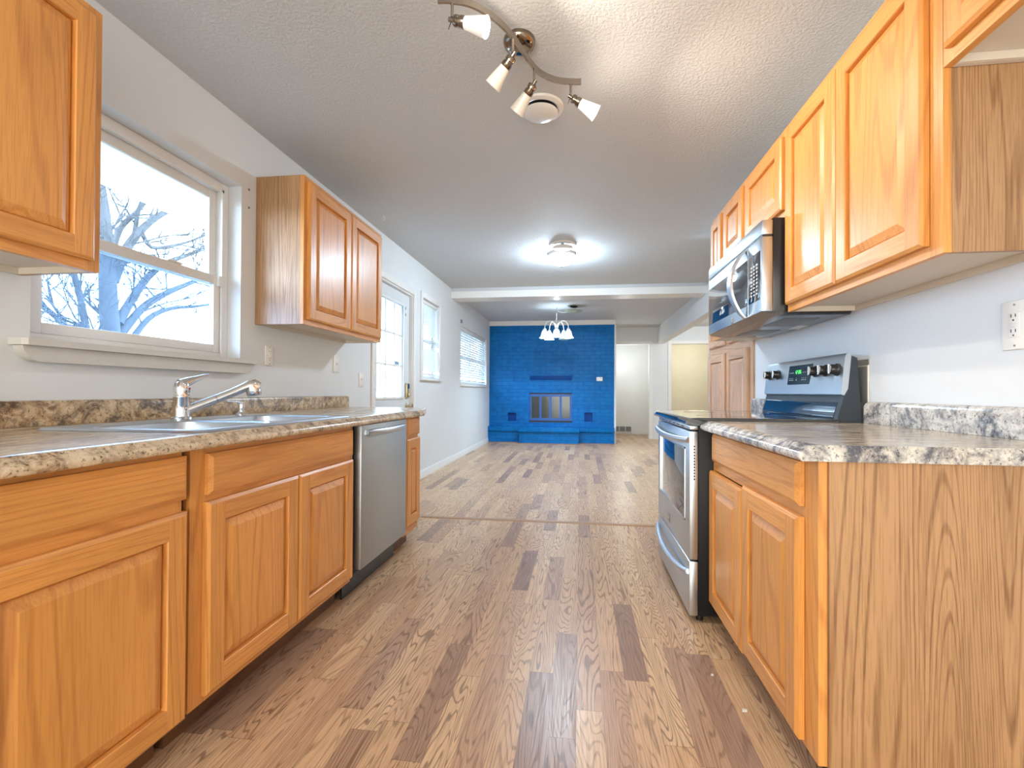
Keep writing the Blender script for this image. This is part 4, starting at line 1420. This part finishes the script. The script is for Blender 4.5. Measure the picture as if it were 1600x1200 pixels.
w2 = simple_window('window_2', 5.13, 5.76, 1.165, 2.09, ())
mb = MB()
for q in ((5.065, 5.13, 1.15, 2.155), (5.76, 5.83, 1.15, 2.155), (5.13, 5.76, 2.09, 2.155)):
    mb.box(WL + 0.0005, WL + 0.015, q[0], q[1], q[2], q[3], 0, 0.003)
mb.box(WL + 0.0005, WL + 0.035, 5.055, 5.84, 1.13, 1.15, 0, 0.003)
mb.build('window_casing', TRIM, w2)
slat_blind('narrow white slat blind in the window right of the garden door', 5.14, 5.75, 1.20, 2.085, WL - 0.04, 0.021, 0.025,
           lambda f: 0.6 if 0.36 < f < 0.55 else 1.15, (5.25, 5.64))
w3 = simple_window('window_3', 6.87, 8.83, 1.135, 2.02, (7.85,))
mb = MB()
mb.box(WL + 0.0005, WL + 0.03, 6.85, 8.85, 1.085, 1.105, 0, 0.003)
mb.box(WL + 0.0005, WL + 0.012, 6.85, 8.85, 1.105, 1.135, 0, 0.003)
mb.build('window_sill', TRIM, w3)
slat_blind('wide white slat blind in the window next to the blue brick wall', 6.88, 8.82, 1.17, 2.015, WL - 0.045, 0.040, 0.048,
           lambda f: 0.95 if f < 0.5 else 1.1, (7.1, 7.6, 8.1, 8.6))
mb = MB()
mb.box(WL + 0.0005, WL + 0.02, 6.84, 6.90, 2.05, 2.10, 0, 0.004)
tag(mb.build('curtain_bracket', GREYP), 'small grey bracket on the wall above the wide blind', 'bracket')

# ------------------------------------------------------------------ wall plates
def wall_plate(name, label, cat, x, side, y, z, w=0.07, h=0.114, kind='outlet'):
    t = thing(name, label, cat, (x, y, z - h / 2))
    e = side
    MB().box(x + e * 0.0005, x + e * 0.007, y - w / 2, y + w / 2, z - h / 2, z + h / 2, 0, 0.002).build('plate', PLATE, t)
    if kind in ('outlet', 'gfci'):
        if kind == 'gfci':
            body = MB().box(x + e * 0.0072, x + e * 0.010, y - 0.0165, y + 0.0165, z - 0.034, z + 0.034, 0, 0.001).build('receptacle', PLATE, t)
            MB().box(x + e * 0.0102, x + e * 0.0115, y - 0.009, y + 0.009, z - 0.006, z + 0.006, 0, 0.0005).build('test_button', WHITEMET, body)
            zs = (z - 0.021, z + 0.021)
        else:
            body = MB()
            for zz in (z - 0.02, z + 0.02):
                body.cyl((x + e * 0.0072, y, zz), (x + e * 0.0095, y, zz), 0.0165, n=20)
            body = body.build('receptacle', PLATE, t)
            zs = (z - 0.02, z + 0.02)
        mb = MB()
        o = 0.0101 if kind == 'gfci' else 0.0096
        for zz in zs:
            for dy in (-0.0065, 0.0065):
                mb.box(x + e * o, x + e * (o + 0.0004), y + dy - 0.0012, y + dy + 0.0012, zz + 0.001, zz + 0.010)
            mb.cyl((x + e * o, y, zz - 0.007), (x + e * (o + 0.0004), y, zz - 0.007), 0.0025, n=10)
        mb.build('slots', SLOT, body)
    else:
        MB().box(x + e * 0.0072, x + e * 0.018, y - 0.005, y + 0.005, z - 0.004, z + 0.014, 0, 0.002).build('toggle', PLATE, t)
    mb = MB()
    for zz in (z - h * 0.42, z + h * 0.42):
        mb.cyl((x + e * 0.0071, y, zz), (x + e * 0.0082, y, zz), 0.0028, n=10)
    mb.build('screw', GREYP, t)
    return t


wall_plate('wall_outlet', 'white outlet cover under the left wall cabinet, beside the window sill', 'outlet', WL, 1, 2.49, 1.205)
wall_plate('light_switch', 'white toggle switch plate on the left wall, under the far end of the wall cabinet', 'switch', WL, 1, 3.24, 1.20, 0.075, 0.125, 'switch')
wall_plate('light_switch', 'white toggle switch plate just left of the garden door casing', 'switch', WL, 1, 3.635, 1.095, 0.072, 0.118, 'switch')
wall_plate('wall_outlet', 'large white outlet cover with test button on the right wall above the counter', 'outlet', WR, -1, 1.435, 1.192, 0.078, 0.135, 'gfci')
wall_plate('wall_outlet', 'low white outlet cover on the dining wall near the fireplace', 'outlet', WL, 1, 8.25, 0.30)
bx = thing('wall_box', 'grey recessed outlet box in the right wall beside the range back', 'outlet', (WR, 2.135, 0.96))
MB().box(WR - 0.0005, WR - 0.004, 2.098, 2.17, 0.962, 1.115, 0, 0.0015).build('cover', plain('grey_cover', srgb(160, 164, 162), 0.5), bx)
mb = MB()
mb.box(WR - 0.0005, WR - 0.006, 2.092, 2.098, 0.962, 1.12)
mb.box(WR - 0.0005, WR - 0.006, 2.098, 2.17, 1.115, 1.12)
mb.build('rim', PLATE, bx)
tag(MB().box(WR - 0.0005, WR - 0.004, 2.092, 2.17, 1.121, 1.145).build('wall_patch', plain('grey_patch', srgb(136, 138, 134), 0.7)), 'dull grey paint-free strip on the wall above the grey outlet box', 'patch')
for z, l in ((1.985, 'upper of two small wall anchors between window and wall cabinet'), (1.885, 'lower of two small wall anchors between window and wall cabinet')):
    tag(MB().lathe([(0, 0.0005), (0.006, 0.0005), (0.006, 0.004), (0.002, 0.006), (0, 0.006)], (WL, 2.315, z + 0.12), (1, 0, 0), 10).build('wall_anchor', GREYP), l, 'anchor')

# ------------------------------------------------------------------ fireplace
fp = thing('fireplace', 'bright blue painted brick fireplace wall with raised hearth at the end of the room', 'fireplace', (-0.57, YBR, 0))
FB = (-1.0, -0.15, 0.40, 0.985)
VL = (-1.43, -1.26, 0.42, 0.585)
VR = (0.09, 0.25, 0.42, 0.605)
mb = wall_grid(MB(), 'y', YBR, YBR + 0.12, WL + 0.001, 0.663, 0.0, 2.324, [FB, VL, VR])
mb.build('brick_wall', BRICK, fp)
for q in (VL, VR):
    MB().box(q[0] - 0.01, q[1] + 0.01, YBR + 0.05, YBR + 0.1, q[2] - 0.01, q[3] + 0.01).build('ash_vent', BLUEP, fp)
mb = MB()
mb.box(FB[0] - 0.02, FB[1] + 0.02, YBR + 0.44, YBR + 0.449, FB[2] - 0.02, FB[3] + 0.02)
mb.box(FB[0] - 0.02, FB[0], YBR + 0.121, YBR + 0.44, FB[2] - 0.02, FB[3] + 0.02)
mb.box(FB[1], FB[1] + 0.02, YBR + 0.121, YBR + 0.44, FB[2] - 0.02, FB[3] + 0.02)
mb.box(FB[0], FB[1], YBR + 0.121, YBR + 0.44, FB[2] - 0.02, FB[2])
mb.box(FB[0], FB[1], YBR + 0.121, YBR + 0.44, FB[3], FB[3] + 0.02)
mb.build('firebox', plain('sooty_brick', (0.03, 0.025, 0.02), 0.8), fp)
MB().box(-0.985, -0.155, YBR - 0.022, YBR - 0.0005, 1.24, 1.325, 0, 0.003).build('mantel_board', BLUEP, fp)
fs = MB()
gy = YBR + 0.022
fs.box(FB[0] + 0.001, FB[1] - 0.001, gy, gy + 0.02, FB[3] - 0.05, FB[3] - 0.025)
fs.box(FB[0] + 0.001, FB[1] - 0.001, gy, gy + 0.02, FB[2] + 0.035, FB[2] + 0.065)
for x in (FB[0] + 0.001, FB[1] - 0.023):
    fs.box(x, x + 0.022, gy, gy + 0.02, FB[2] + 0.065, FB[3] - 0.05)
fs = fs.build('screen_frame', BLUEF, fp)
MB().box(FB[0] + 0.001, FB[1] - 0.001, gy + 0.005, gy + 0.03, FB[2] + 0.001, FB[2] + 0.034).build('bottom_grate', SLOT, fs)
MB().box(FB[0] + 0.001, FB[1] - 0.001, gy + 0.005, gy + 0.03, FB[3] - 0.024, FB[3] - 0.001).build('top_grate', SLOT, fs)
pw = (FB[1] - FB[0] - 0.05) / 4
for k in range(4):
    a = FB[0] + 0.025 + k * pw
    mb = MB()
    b_ = a + pw - 0.002
    zt, zb = FB[3] - 0.052, FB[2] + 0.067
    for q in ((a, a + 0.022, zb, zt), (b_ - 0.022, b_, zb, zt), (a + 0.022, b_ - 0.022, zt - 0.02, zt), (a + 0.022, b_ - 0.022, zb, zb + 0.02)):
        mb.box(q[0], q[1], gy + 0.002, gy + 0.016, q[2], q[3])
    gd = mb.build('glass_door', BLUEF, fp)
    MB().box(a + 0.021, b_ - 0.021, gy + 0.006, gy + 0.010, zb + 0.019, zt - 0.019).build('glass_pane', FIREG, gd)
mb = MB()
# hearth: base course plus overhanging soldier cap, centre part stands forward
mb.box(WL + 0.001, 0.66, 9.02, YBR - 0.0005, 0.012, 0.225)
mb.box(WL + 0.001, 0.663, 8.985, YBR - 0.0005, 0.2255, 0.318, 0, 0.008)
mb.box(-1.165, -0.02, 8.865, 9.0195, 0.012, 0.2250)
mb.box(-1.175, -0.01, 8.825, 8.9845, 0.2253, 0.320, 0, 0.008)
mb.build('hearth', BRICK, fp)
mb = MB()
mb.box(WL + 0.001, 0.66, 9.0195 - 0.012, 9.0195, 0.001, 0.0118)
mb.box(-1.165, -0.02, 8.852, 8.864, 0.001, 0.0118)
mb.build('shoe_moulding', RUST, fp)
tag(MB().box(0.322, 0.44, YBR - 0.028, YBR - 0.0005, 1.222, 1.30, 0, 0.004).build('thermostat', PLATE), 'small white thermostat on the blue brick wall, right side', 'thermostat')
gr = thing('vent_grille', 'low grey return vent grille in the wall right of the blue fireplace', 'vent', (1.05, 11.38, 0.05))
MB().box(0.80, 1.255, 11.366, 11.3845, 0.045, 0.195, 0, 0.003).build('grille_frame', TRIM, gr)
for k in range(3):
    a = 0.82 + k * 0.142
    mb = MB()
    mb.box(a, a + 0.126, 11.3635, 11.3658, 0.062, 0.180)
    for j in range(6):
        mb.box(a + 0.004, a + 0.122, 11.361, 11.3634, 0.068 + j * 0.018, 0.074 + j * 0.018, 1)
    mb.build('louver', [GREYP, plain('grey_louver', srgb(150, 156, 160), 0.5)], gr)

# ------------------------------------------------------------------ bits on the floor
for i, (x, y, l) in enumerate(((0.517, 1.533, 'small white scrap on the floor, in front of the right base cabinet'), (0.468, 1.71, 'tiny white scrap on the floor, closer to the range'))):
    s_ = 0.008 - i * 0.003
    tag(MB().prism([(x - s_, y - s_ * 0.6), (x + s_ * 0.9, y - s_ * 0.4), (x + s_, y + s_ * 0.5), (x - s_ * 0.7, y + s_ * 0.6)], 'z', 0.0008, 0.006).build('scrap', SCRAPM), l, 'scrap')

# ------------------------------------------------------------------ outdoors
struct(MB().box(-60, -2.13, -40, 60, -0.5, -0.45).build('ground', GROUND))
sf = thing('roof_eave', 'white vented roof eave seen through the top of the kitchen window', 'eave', (-2.5, 2.0, 2.3))
MB().box(-2.96, -1.952, -2.5, 12.0, 2.30, 2.315).build('soffit', SOFFIT, sf)
MB().box(-2.985, -2.962, -2.5, 12.0, 2.29, 2.47).build('fascia', SIDING, sf)


def ray_pt(px, py, X):
    d = RT * ((px - CX) / F) + UP * (-(py - CY) / F) + FW
    t = X / d.x
    return Vector((0, 0, 1)) + d * t


rnd = random.Random(11)
tree = thing('bare_tree', 'large bare winter tree with spreading limbs outside the kitchen window', 'tree', tuple(ray_pt(176, 640, -11.0)))
def wp(px, py, dx=0.0):
    return ray_pt(px, py, -11.0 + dx)
limbs = [
    ([(176, 900), (177, 700), (174, 560), (170, 480), (166, 400), (160, 330), (150, 260), (138, 170)], 26, 10, 0.0),
    ([(176, 440), (196, 392), (220, 360), (252, 335), (300, 312), (350, 300)], 13, 4, 0.6),
    ([(184, 505), (206, 468), (232, 432), (262, 410), (305, 394), (352, 372)], 12, 4, -0.5),
    ([(190, 520), (222, 482), (252, 462), (290, 445), (330, 430), (372, 424)], 11, 3.5, 0.4),
    ([(196, 545), (232, 498), (268, 482), (312, 478), (360, 470)], 9, 3, -0.8),
    ([(170, 420), (186, 360), (215, 330), (236, 300), (250, 262)], 9, 3, -0.4),
    ([(164, 560), (140, 540), (133, 505), (126, 468), (116, 428), (104, 380)], 9, 5, 0.5),
    ([(150, 570), (122, 530), (92, 500), (60, 472), (30, 452)], 9, 4, -0.6),
    ([(220, 360), (236, 386), (270, 384), (310, 372), (344, 352)], 6, 2.5, 0.2),
    ([(210, 375), (216, 330), (232, 290), (240, 250)], 6, 2.5, 0.9),
]
mb = MB()
tw = MB()
K = 11.0 / 720 * 1.25
def twig(p, d, L, r, dep):
    n = 4
    pts = [p]
    q = p.copy()
    dd = d.copy()
    for i in range(n):
        dd = (dd + Vector((rnd.uniform(-.25, .25), rnd.uniform(-.3, .3), rnd.uniform(-.22, .28)))).normalized()
        q = q + dd * (L / n)
        pts.append(q.copy())
    tw.tube(pts, [r * (1 - 0.7 * i / n) for i in range(n + 1)], 5, caps=False)
    if dep > 0:
        for i in range(1, n + 1):
            for _ in range(2 if dep > 1 else 1):
                e = (dd + Vector((rnd.uniform(-.8, .8), rnd.uniform(-.9, .9), rnd.uniform(-.7, .8)))).normalized()
                twig(pts[i], e, L * rnd.uniform(.45, .7), r * .5, dep - 1)
for pts, r0, r1, dx in limbs:
    P = []
    n = len(pts)
    for i, (a, b) in enumerate(pts):
        P.append(wp(a, b, dx * i / max(1, n - 1)))
    P = [Vector(v) for v in crs([tuple(p) for p in P], 4)]
    nn = len(P)
    R_ = [(r0 + (r1 - r0) * i / (nn - 1)) * K / 2 * 1.0 for i in range(nn)]
    mb.tube(P, R_, 10)
    for i in range(3, nn, 2):
        if P[i].z < 0.6:
            continue
        d = (P[i] - P[i - 1]).normalized()
        for _ in range(1):
            e = (d * 0.5 + Vector((rnd.uniform(-.6, .6), rnd.uniform(-1, 1), rnd.uniform(-.5, 1)))).normalized()
            twig(P[i], e, rnd.uniform(0.9, 1.9), max(R_[i] * .28, 0.022), 2)
mb.build('trunk', BARK, tree)
tw.build('twigs', BARK, tree)
